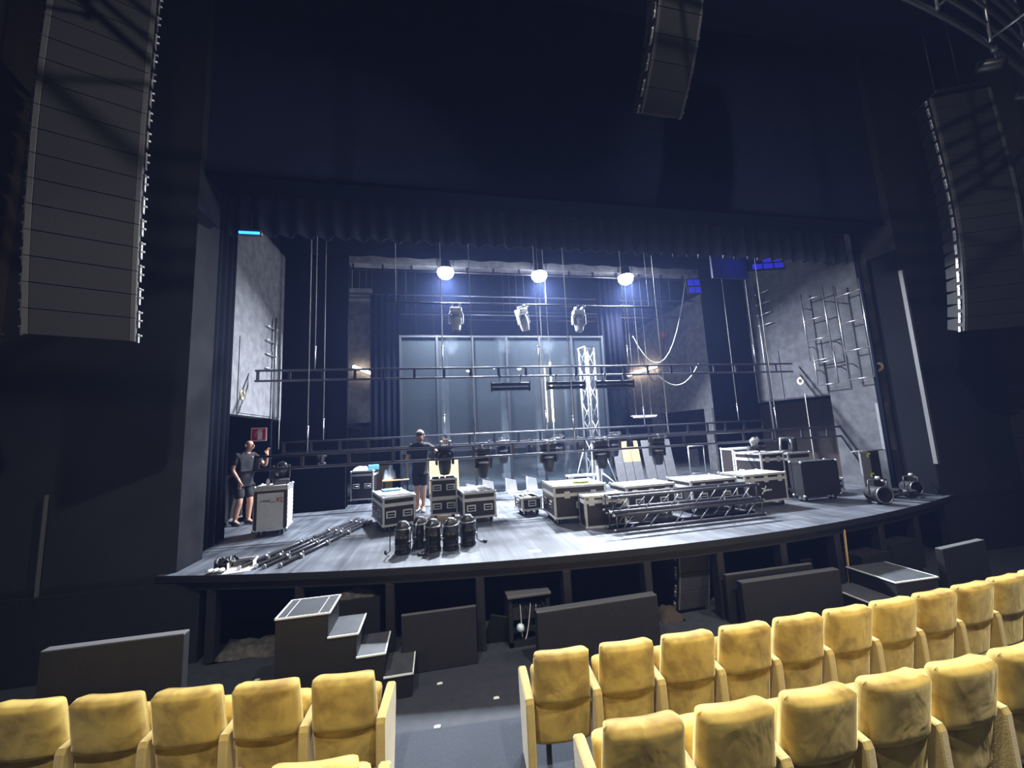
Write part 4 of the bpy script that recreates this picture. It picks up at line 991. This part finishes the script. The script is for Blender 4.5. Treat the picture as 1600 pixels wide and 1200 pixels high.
def person(label, loc, rz, J, skin, hair, shirt_m, shorts_m, shoe_m, beard, headrot=0, glasses=False):
    """figure faces local -Y; J holds joint positions"""
    t = thing('person', label, 'person', loc, rz)
    N = {}; E = []
    N['pelvis'] = (J['pelvis'], (.15, .105)); N['waist'] = (J['waist'], (.135, .10)); N['chest'] = (J['chest'], (.165, .115)); N['neck0'] = (J['neck0'], .06)
    N['neck1'] = (J['neck1'], .055)
    hc = Vector(J['head']); c, s = math.cos(headrot), math.sin(headrot)
    def hp(x, y, z): return (hc.x + x*c - y*s, hc.y + x*s + y*c, hc.z + z)
    N['jaw'] = (hp(0, -.022, -.065), (.062, .066)); N['face'] = (hp(0, -.012, .0), (.076, .090)); N['brow'] = (hp(0, .004, .055), (.076, .092)); N['crown'] = (hp(0, .012, .098), (.05, .062))
    E += [('pelvis', 'waist'), ('waist', 'chest'), ('chest', 'neck0'), ('neck0', 'neck1'), ('neck1', 'jaw'), ('jaw', 'face'), ('face', 'brow'), ('brow', 'crown')]
    for sd in 'LR':
        N['sh'+sd] = (J['sh'+sd], .062); N['el'+sd] = (J['el'+sd], .044); N['wr'+sd] = (J['wr'+sd], .029)
        E += [('chest', 'sh'+sd), ('sh'+sd, 'el'+sd), ('el'+sd, 'wr'+sd)]
        N['hip'+sd] = (J['hip'+sd], .098); N['kn'+sd] = (J['kn'+sd], .062); 
        k, a_ = Vector(J['kn'+sd]), Vector(J['an'+sd]); calf = k.lerp(a_, .3) + Vector((0, .015, 0))
        N['ca'+sd] = (tuple(calf), .062); N['an'+sd] = (tuple(a_), .040); N['to'+sd] = (J['to'+sd], .035)
        E += [('pelvis', 'hip'+sd), ('hip'+sd, 'kn'+sd), ('kn'+sd, 'ca'+sd), ('ca'+sd, 'an'+sd), ('an'+sd, 'to'+sd)]
        hand_nodes('h'+sd, J['wr'+sd], J['hd'+sd], J['ht'+sd], J['cu'+sd], N, E, 'wr'+sd)
    skin_obj('body', skin, t, N, E)
    # clothes
    S = {k: (N[k][0], tuple(q*1.10+.006 for q in (N[k][1] if isinstance(N[k][1], tuple) else (N[k][1],)*2))) for k in ('pelvis', 'waist', 'chest')}
    S['hem'] = (tuple(Vector(J['pelvis'])-Vector((0, 0, .14))), (.19, .15)); S['pelvis'] = (N['pelvis'][0], (.182, .145)); S['waist'] = (N['waist'][0], (.165, .135)); S['chest'] = (N['chest'][0], (.205, .165))
    S['neck0'] = (tuple(Vector(J['neck0'])-Vector((0, 0, .015))), .095); SE = [('pelvis', 'waist'), ('pelvis', 'hem'), ('waist', 'chest'), ('chest', 'neck0')]
    for sd in 'LR':
        sh, el = Vector(J['sh'+sd]), Vector(J['el'+sd]); S['sh'+sd] = (tuple(sh), .080); S['sl'+sd] = (tuple(sh.lerp(el, .72)), .070); SE += [('chest', 'sh'+sd), ('sh'+sd, 'sl'+sd)]
    skin_obj('tshirt', shirt_m, t, S, SE)
    P = {'pelvis': (N['pelvis'][0], (.168, .125)), 'top': (tuple(Vector(J['pelvis'])+Vector((0, 0, .10))), (.155, .12))}; PE = [('pelvis', 'top')]
    for sd in 'LR':
        hp_, kn = Vector(J['hip'+sd]), Vector(J['kn'+sd]); P['hip'+sd] = (tuple(hp_), .115); P['hem'+sd] = (tuple(hp_.lerp(kn, .93)), .094); PE += [('pelvis', 'hip'+sd), ('hip'+sd, 'hem'+sd)]
    skin_obj('shorts', shorts_m, t, P, PE)
    for sd in 'LR':
        a_, q = Vector(J['an'+sd]), Vector(J['to'+sd]); h = a_ - (q-a_)*.35
        b_ = MB(); d = (q-a_); d.z = 0; ang = math.atan2(d.y, d.x)
        n = 10; v = []
        for (lx, wd_, ht) in ((-.085, .028, .07), (-.07, .040, .085), (0, .043, .095), (.07, .046, .075), (.13, .044, .055), (.175, .03, .04)):
            for i in range(n):
                th = 2*PI*i/n; v.append((lx, wd_*math.cos(th), max(0, ht*.5+ht*.5*math.sin(th)) if True else 0))
        b_.add(v, [(j*n+i, j*n+(i+1) % n, (j+1)*n+(i+1) % n, (j+1)*n+i) for j in range(5) for i in range(n)] + [tuple(range(n))[::-1], tuple(range(5*n, 6*n))], smooth=True)
        b_.build('shoe', shoe_m, t, (a_.x, a_.y, a_.z-.075), (0, 0, ang))
    # face
    R = Matrix.Translation(hc) @ Matrix.Rotation(headrot, 4, 'Z')
    f = MB(); f.prism([(-.012, -.03), (.012, -.03), (.006, .012), (-.006, .012)], -.122, -.08, R); f.build('nose', skin, t)
    f = MB()
    for sx in (-1, 1): f.lathe([(.002, -.010), (.009, -.005), (.009, .005), (.002, .010)], 8, R @ T(sx*.030, -.088, .02))
    f.build('eyes', 'dark_ink', t)
    f = MB(); f.cbox((0, -.108 if beard else -.094, -.054), (.05, .014, .012), R); f.build('mouth', 'shell_red', t)
    f = MB()
    for sx in (-1, 1): f.lathe([(.008, -.03), (.02, -.015), (.022, .012), (.01, .03)], 8, R @ T(sx*.078, .01, .0))
    f.build('ears', skin, t)
    if glasses:
        f = MB(); f.cbox((0, -.100, .022), (.13, .006, .006), R)
        for sx in (-1, 1): f.cbox((sx*.033, -.102, .018), (.045, .006, .028), R)
        f.build('glasses', 'gloss_black', t)
    if hair:
        h = MB(); v = []; n = 18; m = 8; rnd = random.Random(5)
        for j in range(m+1):
            ph = j/m*PI*.60
            for i in range(n):
                th = 2*PI*i/n; front = -math.sin(th)
                k = 1.0+.05*rnd.uniform(-1, 1); z = .105*math.cos(ph)*k+.045
                if front > .3: z = max(z, .052)
                v.append((.092*math.sin(ph)*math.cos(th)*k, .108*math.sin(ph)*math.sin(th)*k+.008, z))
        h.add(v, [(j*n+i, j*n+(i+1) % n, (j+1)*n+(i+1) % n, (j+1)*n+i) for j in range(m) for i in range(n)], R, True)
        h.build('hair', hair, t)
    if beard:
        h = MB(); v = []; n = 11
        for j in range(5):
            for i in range(n):
                th = PI*(i/(n-1))*1.0+PI; k = 1+.02*j
                v.append((.079*math.cos(th)*(1, 1.02, .98, .85, .6)[j], .102*math.sin(th)*(1, 1.02, 1, .92, .8)[j]-.004, (-.045, -.06, -.08, -.102, -.122)[j] - (.0 if j else .0)))
        h.add(v, [(j*n+i, j*n+i+1, (j+1)*n+i+1, (j+1)*n+i) for j in range(4) for i in range(n-1)], R, True)
        h.build('beard', beard, t)
    return t
# bearded man, looking at the camera, left hand raised to the moving head
J1 = dict(pelvis=(0, 0, .98), waist=(0, 0, 1.13), chest=(.0, 0, 1.34), neck0=(.0, .0, 1.51), neck1=(.01, -.01, 1.56), head=(.01, -.02, 1.66),
          shR=(-.19, 0, 1.44), elR=(-.29, .03, 1.17), wrR=(-.27, -.06, .95), hdR=(.05, -.10, -1), htR=(.2, -1, 0), cuR=.5,
          shL=(.19, -.02, 1.44), elL=(.42, -.12, 1.27), wrL=(.55, -.24, 1.44), hdL=(.35, -.2, 1), htL=(-1, -.3, 0), cuL=.9,
          hipR=(-.09, 0, .90), knR=(-.08, -.02, .50), anR=(-.07, .03, .085), toR=(-.09, -.10, .04),
          hipL=(.09, 0, .90), knL=(.07, -.04, .50), anL=(.05, .0, .085), toL=(.07, -.13, .04))
person('bearded man in black t-shirt and shorts, one hand raised to a moving head', (-.37, 9.15, SZ), -.10, J1, 'skin_tan', 'hair_grey', 'tshirt', 'shorts', 'trainers', 'stubble', .05, True)
# bald man, body turned to the right, arm raised
J2 = dict(pelvis=(0, 0, .96), waist=(0, -.02, 1.11), chest=(.0, -.05, 1.32), neck0=(.0, -.07, 1.49), neck1=(.01, -.09, 1.54), head=(.01, -.12, 1.63),
          shR=(-.19, -.05, 1.42), elR=(-.25, -.03, 1.14), wrR=(-.20, -.16, .92), hdR=(.05, -.15, -1), htR=(.2, -1, 0), cuR=.6,
          shL=(.19, -.06, 1.42), elL=(.24, -.33, 1.18), wrL=(.20, -.42, 1.40), hdL=(0, .05, 1), htL=(-1, -.2, 0), cuL=.8,
          hipR=(-.09, 0, .88), knR=(-.10, -.06, .48), anR=(-.10, .06, .085), toR=(-.11, -.08, .04),
          hipL=(.09, 0, .88), knL=(.10, -.10, .48), anL=(.10, -.06, .085), toL=(.11, -.2, .04))
person('bald man in black t-shirt and dark shorts facing right behind the pale case', (-4.02, 9.30, SZ), 1.05, J2, 'skin', None, 'tshirt', 'grey_shorts', 'dark_shoes', None, .25)

# ------------------------------------------------------------------ loudspeaker arrays
def cabinet_mesh(wd, dp, h):
    b = MB(); b.prism([(-wd/2, 0), (wd/2, 0), (wd/2, h*.992), (-wd/2, h*.992)], 0, .06)
    b.add([(-wd/2, .06, 0), (wd/2, .06, 0), (wd/2, .06, h*.992), (-wd/2, .06, h*.992), (-wd*.38, dp, h*.12), (wd*.38, dp, h*.12), (wd*.38, dp, h*.84), (-wd*.38, dp, h*.84)],
          [(0, 1, 5, 4), (1, 2, 6, 5), (2, 3, 7, 6), (3, 0, 4, 7), (4, 5, 6, 7)])
    return b.mesh('cabinet', 'black_panel')
def grille_mesh(wd, h):
    b = MB(); b.cham((0, -.006, h*.496), (wd*.88, .016, h*.975), .004); return b.mesh('grille', 'grille')
def cheek_mesh(wd, h):
    b = MB(); b.cham((0, -.004, h*.496), (wd*.055, .02, h*.985), .004); return b.mesh('cheek', 'cab_edge')
def line_array(label, loc, rz, n, h, wd, dp, splay, tilt0, hang=True, group='hanging loudspeaker arrays', side=1):
    """bottom box at loc; boxes stacked upward with a splay angle"""
    t = thing('speaker_array', label, 'loudspeaker', loc, rz, group)
    cm = shared(('cab', wd, h), lambda: cabinet_mesh(wd, dp, h)); gm = shared(('gr', wd, h), lambda: grille_mesh(wd, h)); km = shared(('ck', wd, h), lambda: cheek_mesh(wd, h))
    def pin():
        b = MB(); b.cham((0, 0, 0), (.012, .05, .10), .003); b.tube((-.02, -.01, .03), (.03, -.01, .03), .011, 6); return b.mesh('rigging_pin', 'aluminium')
    pm = shared('pin', pin); y = z = 0.; a_ = tilt0
    for i in range(n):
        c = link('cabinet', cm, t, (0, y, z), (a_, 0, 0)); link('grille', gm, c); link('cheek', km, c, (-wd*.47, 0, 0)); link('cheek', km, c, (wd*.47, 0, 0))
        for s in (-1, 1):
            for zz in (.15, .8): link('rigging_pin', pm, c, (s*(wd/2+.012), .06, h*zz))
        z += h*math.cos(a_); y -= h*math.sin(a_); a_ -= splay if a_ > 0 else splay*.15
    if hang:
        b = MB(); b.cham((0, y+.2, z+.05), (wd*.9, .6, .06), .008); b.tube((-.2, y+.2, z), (-.2, y+.2, z+3), .012, 6); b.tube((.2, y+.2, z), (.2, y+.2, z+3), .012, 6); b.build('fly_frame', 'dark_tube', t)
    return t
line_array('huge loudspeaker array hanging at the left edge of the view', (-3.52, 4.60, 3.86), .41, 18, .25, .80, .48, .022, .22)
line_array('huge loudspeaker array hanging at the right edge of the view', (9.85, 4.95, 4.15), -.41, 18, .25, .95, .48, .022, .22)
line_array('loudspeaker array hanging from above in front of the valance', (3.36, 4.60, 7.24), .03, 10, .30, .68, .45, .085, .66)
# curved lighting bridge rails above the audience
lb = thing('lighting_catwalk', 'curved metal lighting bridge rails under the auditorium ceiling', 'rail')
def arc(y0, z, r, m='steel', x0=-4.6, x1=11.8):
    a = MB(); pts = []
    for i in range(41):
        x = x0+(x1-x0)*i/40; pts.append((x, y0+.0195*(x-CX)**2, z))
    a.path(pts, r, 6); a.build('rail', m, lb)
for (y0, z, r) in ((3.05, 8.0, .03), (3.0, 8.25, .024), (2.98, 8.5, .024), (2.96, 8.75, .024), (2.95, 9.0, .03), (2.5, 8.0, .03)): arc(y0, z, r)
for i in range(12):
    x = -4.2+i*1.35; y = 3.0+.0195*(x-CX)**2
    a = MB(); a.tube((x, y, 7.95), (x, y-.04, 9.0), .022, 6); a.tube((x, y-.04, 9.0), (x, y-.04, 11.2), .016, 6); a.tube((x, y, 8.0), (x, y-.55, 8.0), .02, 6); a.build('upright', 'steel', lb)
for i, (x, l) in enumerate(((8.2, 'small spotlight on the curved bridge rail, upper right'), (9.6, 'small spotlight at the right end of the curved bridge rail'))):
    y = 3.05+.0195*(x-CX)**2; t = thing('bridge_spot', l, 'stage light', (x, y, 7.95), .3, 'spotlights on the bridge rail')
    a = MB(); a.lathe([(.05, -.15), (.08, -.12), (.085, .08), (.09, .14)], 12, T(0, .05, -.18, -1.0)); a.build('can', 'plastic', t)
    a = MB(); a.tube((0, 0, .05), (0, 0, -.12), .014); a.tube((0, -.03, .03), (0, .03, .03), .05); a.build('clamp', 'aluminium', t)
# housings of the ceiling downlights
for i, (p, tg, k_, sp_) in enumerate(HOUSE):
    t = thing('house_downlight', ('left', 'middle', 'right', 'upper right', 'upper left')[i] + ' ceiling downlight above the audience', 'lamp', (p[0], p[1], p[2]), 0, 'ceiling downlights')
    q = (Vector(tg)-Vector(p)).to_track_quat('-Z', 'Y').to_euler(); t.rotation_euler = q
    a = MB(); a.lathe([(.17, .02), (.20, .10), (.18, .35), (.10, .40)], 16); a.build('can', 'plastic', t)
    a = MB(); a.tube((0, 0, .38), (0, 0, .7), .02, 6); a.tube((-.22, 0, .2), (-.22, 0, .5), .012, 6); a.tube((.22, 0, .2), (.22, 0, .5), .012, 6); a.tube((-.22, 0, .5), (.22, 0, .5), .012, 6); a.build('bracket', 'dark_tube', t)

# ------------------------------------------------------------------ pit furniture
def leaning_panel(label, x0, x1, y, z0, z1, th=.07, rz=0, lean=0, m='black_panel'):
    t = thing('pit_barrier', label, 'panel', (x0, y, z0), rz, 'black panels standing in the pit', (lean, 0, rz)); L = x1-x0
    a = MB(); a.cham((L/2, th/2, (z1-z0)/2), (L, th, z1-z0-.004), .006); a.build('board', m, t)
    a = MB(); a.cham((L/2, th/2, z1-z0), (L*.995, th*.9, .01), .002); a.build('worn_edge', 'cab_edge', t); return t
leaning_panel('long black panel standing behind the left seats', -3.62, -2.46, 4.62, 0, .90, .10, 0)
leaning_panel('grey-black panel leaning on the stage front right of the steps', -.45, .43, 5.0, 0, .63, .05, 0, -.06, 'black_panel')
leaning_panel('large black panel standing behind the first right-hand seats', 1.10, 2.66, 4.68, 0, .61, .12, .02)
leaning_panel('black panel standing before the small loudspeaker stack', 3.95, 5.55, 4.80, 0, .57, .10, .0)
leaning_panel('thinner black panel just behind the one before the loudspeaker stack', 3.86, 5.3, 4.98, 0, .62, .05, .0)
leaning_panel('short black panel standing at the far right of the pit', 7.35, 8.45, 4.72, 0, .68, .09, .12)
# left fascia wing
b = MB(); b.box(-5.6, -3.05, 6.02, 6.14, 0, SZ-.10); struct(b.build('wall_stage_front_left', 'black_panel'))
b = MB(); b.box(9.6, 12.1, 6.02, 6.14, 0, SZ-.10); struct(b.build('wall_stage_front_right', 'black_panel'))
# portable steps
def steps():
    t = thing('portable_steps', 'black portable steps with white taped edges below the stage', 'steps', (-1.64, 4.6, 0))
    D = .46
    for i, (x0, x1, zt) in enumerate(((0, .50, .94), (.50, .78, .70), (.78, 1.05, .47), (1.05, 1.33, .235))):
        a = MB(); a.box(x0, x1, 0, D, 0, zt-.02); c = a.build('riser_box', 'black_paint', t)
        a = MB(); a.box(x0-.005, x1+.02, -.01, D+.01, zt-.02, zt); a.build('tread', 'step_top', t)
        a = MB(); w_ = .012
        a.box(x0-.005, x1+.02, -.012, -.012+w_, zt-.012, zt+.003); a.box(x1+.02-w_, x1+.022, -.01, D+.01, zt-.012, zt+.003)
        if i == 0:
            a.box(x0-.007, x0+w_, -.01, D+.01, zt-.01, zt+.003); a.box(x0, x1, D+.01-w_, D+.012, zt-.01, zt+.003)
            a.box(x0+.09, x0+.096, 0, D, zt, zt+.002); a.box(x1-.10, x1-.094, 0, D, zt, zt+.002)
        a.build('edge_tape', 'white_tape', t)
steps()
def platform_steps():
    t = thing('step_platform', 'low black step platform with white edge lines behind the right seats', 'steps', (5.98, 4.42, 0), -.02)
    for (x0, x1, y0, y1, z0, z1, m) in ((0, .70, 0, .64, 0, .48, 1), (-.42, .0, .02, .60, 0, .26, 0)):
        a = MB(); a.box(x0, x1, y0, y1, z0, z1-.02); a.build('box', 'black_paint', t)
        a = MB(); a.box(x0-.01, x1+.01, y0-.01, y1+.01, z1-.02, z1); a.build('tread', 'step_top', t)
        a = MB(); w_ = .014
        a.box(x0-.012, x0-.012+w_, y0-.01, y1+.01, z1-.012, z1+.003); a.box(x0-.01, x1+.01, y0-.012, y0-.012+w_, z1-.012, z1+.003); a.box(x1+.012-w_, x1+.012, y0-.01, y1+.01, z1-.012, z1+.003)
        a.build('edge_tape', 'white_tape', t)
platform_steps()
# rack box with cables
t = thing('patch_rack', 'open black patch rack with dangling cables under the stage edge', 'rack', (.86, 5.22, 0))
a = MB(); a.box(0, .05, 0, .4, 0, .60); a.box(.50, .55, 0, .4, 0, .60); a.box(0, .55, .36, .4, 0, .60); a.box(0, .55, 0, .4, 0, .06); a.box(.05, .5, .02, .36, .16, .18); a.build('shell', 'black_panel', t)
a = MB(); a.cham((.275, .18, .61), (.58, .44, .035), .006); a.build('top', 'cab_edge', t)
a = MB(); a.box(.06, .49, .05, .3, .3, .5); a.build('unit', 'plastic', t)
for i in range(5):
    a = MB(); x = .16+.07*i; a.path(catenary((x, .04, .5-.03*(i % 2)), (x+.15*math.sin(i*2), -.02-.03*i % .1, .12), .08*math.sin(i)), .007, 5); a.build('cable', ('rope', 'cable', 'rope', 'steel', 'cable')[i], t)
a = MB(); a.lathe([(.01, -.05), (.045, -.03), (.05, 0), (.045, .03), (.01, .05)], 12, T(.14, -.02, .235)); tag(a.build('tape_roll', 'blue_cloth', None, (.86, 5.22, 0)), 'small white and blue ball inside the patch rack', 'tape')
# small loudspeaker stack under the stage
line_array('three-box loudspeaker stack leaning under the stage edge', (3.62, 5.42, .06), .03, 3, .27, .52, .40, .06, .22, False, 'loudspeakers in the pit')
a = MB(); a.cham((0, 0, .028), (.46, .2, .056), .006); tag(a.build('wood_block', 'slot_wood', None, (3.62, 5.58, 0)), 'wooden block under the leaning loudspeaker stack', 'block')
def wedge(label, loc, rz, s=1):
    t = thing('wedge_monitor', label, 'loudspeaker', loc, rz, 'wedge monitors under the right stage edge')
    a = MB(); a.prism([(-.28*s, 0), (.28*s, 0), (.28*s, .16*s), (-.02*s, .36*s), (-.28*s, .36*s)], -.26*s, .26*s, T(0, 0, 0, 0, 0, PI/2)); a.build('cabinet', 'black_panel', t)
    a = MB(); a.cham((0, 0, 0), (.5*s, .34*s, .012), .003, T(0, -.137*s, .263*s, .585)); a.build('grille', 'grille', t)
wedge('wedge monitor under the right stage edge, left one', (6.95, 5.75, 0), .1, 1.3); wedge('wedge monitor under the right stage edge, right one', (7.75, 5.95, 0), .15, 1.5)
t = thing('equipment_box', 'low dark equipment under the stage behind the black panel', 'equipment', (5.5, 5.55, 0))
a = MB(); a.cham((0, 0, .18), (.6, .4, .36), .01); a.build('box', 'plastic', t)
a = MB(); a.cham((-.1, -.03, .42), (.26, .3, .10), .015); a.cham((.2, .02, .44), (.22, .26, .14), .015); a.build('units', 'gloss_black', t)
a = MB(); a.cham((0, 0, .47), (.025, .025, .94), .003); tag(a.build('wooden_batten', 'tan_wood', None, (6.28, 5.30, 0), (0, .05, 0)), 'thin upright wooden batten under the right stage edge', 'stick')
# building rubble and paper scraps
crumple('rubble', 'pale rubble and rags on the floor under the stage behind the steps', (-1.05, 5.72, .70), .26, .16, .16, 'dust', 'rubble', 2)
a = MB(); a.box(-.30, .30, -.22, .22, 0, .70); tag(a.build('dark_crate', 'black_panel', None, (-1.05, 5.72, 0)), 'dark crate carrying rubble behind the portable steps', 'crate')
crumple('rubble', 'dusty debris on the floor under the left stage edge', (-2.45, 6.15, 0), .42, .22, .14, 'dust', 'rubble', 6)
crumple('rubble', 'dusty debris under the stage left of the patch rack', (.62, 5.65, 0), .30, .12, .20, 'dust', 'rubble', 8)
crumple('rubble', 'brown debris beside the leaning loudspeaker stack', (3.18, 5.40, 0), .18, .18, .16, 'slot_wood', 'rubble', 12)
crumple('rubble', 'grey stone debris right of the leaning loudspeaker stack', (4.28, 5.55, 0), .24, .16, .12, 'dust', 'rubble', 13)
a = MB(); a.box(-.16, .16, -.01, .01, 0, .40, T(0, 0, 0, .35)); tag(a.build('stone_slab', 'black_panel', None, (.70, 5.42, 0), (0, .25, 0)), 'slanted dark slab leaning beside the patch rack', 'slab')
rnd = random.Random(11)
for i, (x, y, z, l) in enumerate(((-.02, 4.75, .0, 'tiny white scrap on the pit floor right of the steps, farther one'), (-.05, 4.10, .0, 'tiny white scrap on the pit floor right of the steps, nearer one'), (-2.25, 5.35, 0, 'small scattered scrap on the floor before the left opening'), (-2.10, 5.40, 0, 'pink-white scrap on the floor before the left opening'), (1.30, 5.42, SZ, 'white paper scrap lying near the front edge of the stage'), (3.05, 4.95, 0, 'tiny pale scrap on the floor before the loudspeaker stack'), (.55, 4.35, 0, 'small fleck on the pit floor before the patch rack'))):
    s = .05 if z else .018
    crumple('paper_scrap', l, (x, y, z), s*1.6, s, .012, 'paper', 'scrap', 20+i)

# ------------------------------------------------------------------ theatre seats
def pad_mesh(name, wd, h, th, curve, lean, m, nx=18, nz=14, taper=0., puff=.02):
    """upright pad; x across, z up, rear face towards -y"""
    b = MB(); idx = {}; v = []
    for side in (0, 1):
        for j in range(nz+1):
            for i in range(nx+1):
                u, w_ = i/nx*2-1, j/nz*2-1
                eu = 1-abs(u)**6*.0; ru = (1-abs(u)**10); rw = (1-abs(w_)**9)
                t = th/2*(max(0, ru)**.30)*(max(0, rw)**.30)
                u = math.copysign(abs(u)**.8, u); w_ = math.copysign(abs(w_)**.8, w_)
                x = u*wd/2*(1-taper*(w_+1)/2); z = h*(w_+1)/2 - .035*abs(u)**7*max(0, w_)**3
                y = curve*u*u - lean*(w_+1)/2*h + (t+puff*ru*rw if side else -t-puff*.6*ru*rw)
                idx[(side, i, j)] = len(v); v.append((x, y, z))
    f = []
    for j in range(nz):
        for i in range(nx):
            f.append((idx[(0, i, j)], idx[(0, i+1, j)], idx[(0, i+1, j+1)], idx[(0, i, j+1)]))
            f.append((idx[(1, i, j)], idx[(1, i, j+1)], idx[(1, i+1, j+1)], idx[(1, i+1, j)]))
    b.add(v, f, smooth=True); return b.mesh(name, m)
SEAT = {}
SEAT['back'] = pad_mesh('back_cushion', .492, .42, .13, .035, .18, 'velvet', taper=.06, puff=.012)
SEAT['lower'] = pad_mesh('back_shell', .486, .36, .08, .03, .16, 'velvet', puff=.008)
SEAT['seat'] = pad_mesh('seat_cushion', .44, .40, .11, .0, -.25, 'velvet', puff=.02)
def arm_mesh():
    b = MB(); pr = [(.0, 0), (.0, .55), (.015, .585), (.38, .63), (.41, .61), (.41, .5), (.32, 0)]
    n = len(pr); t = .034; e = .012; v = []
    cx_, cz_ = .20, .32
    for (x, s) in ((-t, .965), (-t+e, 1), (t-e, 1), (t, .965)):
        for (y, z) in pr: v.append((x, cx_+(y-cx_)*s, cz_+(z-cz_)*s if z > 0 else 0))
    b.add(v, [(k*n+i, k*n+(i+1) % n, (k+1)*n+(i+1) % n, (k+1)*n+i) for k in range(3) for i in range(n)] + [tuple(range(n))[::-1], tuple(range(3*n, 4*n))])
    return b.mesh('arm_panel', 'velvet_arm')
SEAT['arm'] = arm_mesh()
def leg_mesh():
    b = MB(); b.box(-.02, .02, -.02, .02, 0, .25); return b.mesh('support', 'dark_tube')
SEAT['leg'] = leg_mesh()
def seat(label, x, dy, zf, group, end=None):
    y = row_y(x)+dy; rz = math.atan(.0268*(x-CX))
    t = thing('theatre_seat', label, 'seat', (x, y, zf), rz, group)
    link('back_cushion', SEAT['back'], t, (0, .07, .50)); link('back_shell', SEAT['lower'], t, (0, .118, .17))
    link('seat_cushion', SEAT['seat'], t, (0, .22, .27)); link('arm_panel', SEAT['arm'], t, (-.28, 0, 0))
    if end: link('arm_panel', SEAT['arm'], t, (.28, 0, 0))
    link('support', SEAT['leg'], t, (.12, .16, 0)); link('support', SEAT['leg'], t, (-.12, .16, 0)); return t
nm = ('first', 'second', 'third', 'fourth', 'fifth', 'sixth', 'seventh', 'eighth', 'ninth', 'tenth', 'eleventh')
for i in range(6):
    x = -.74 - .56*i
    seat(f'yellow velvet seat, {nm[i]} from the aisle in the left block' if i else 'yellow velvet aisle seat of the left block, right before the steps', x, 0, .012, 'yellow seats of the left block', end=(i == 0))
for i in range(11):
    x = .96 + .56*i
    seat(f'yellow velvet seat, {nm[i]} from the aisle in the front row of the right block', x, 0, .012, 'yellow seats of the right block, front row', end=(i == 10))
for i in range(8):
    x = 1.10 + .565*i
    seat(f'yellow velvet seat, {nm[i]} from the aisle in the second row of the right block', x, -1.06, .16, 'yellow seats of the right block, second row', end=(i == 7))
for i in range(3):
    x = -.66 - .56*i
    seat(f'yellow velvet seat cut by the lower picture edge, {nm[i]} from the aisle', x, -1.06, .16, 'yellow seats of the left block, second row', end=(i == 0))
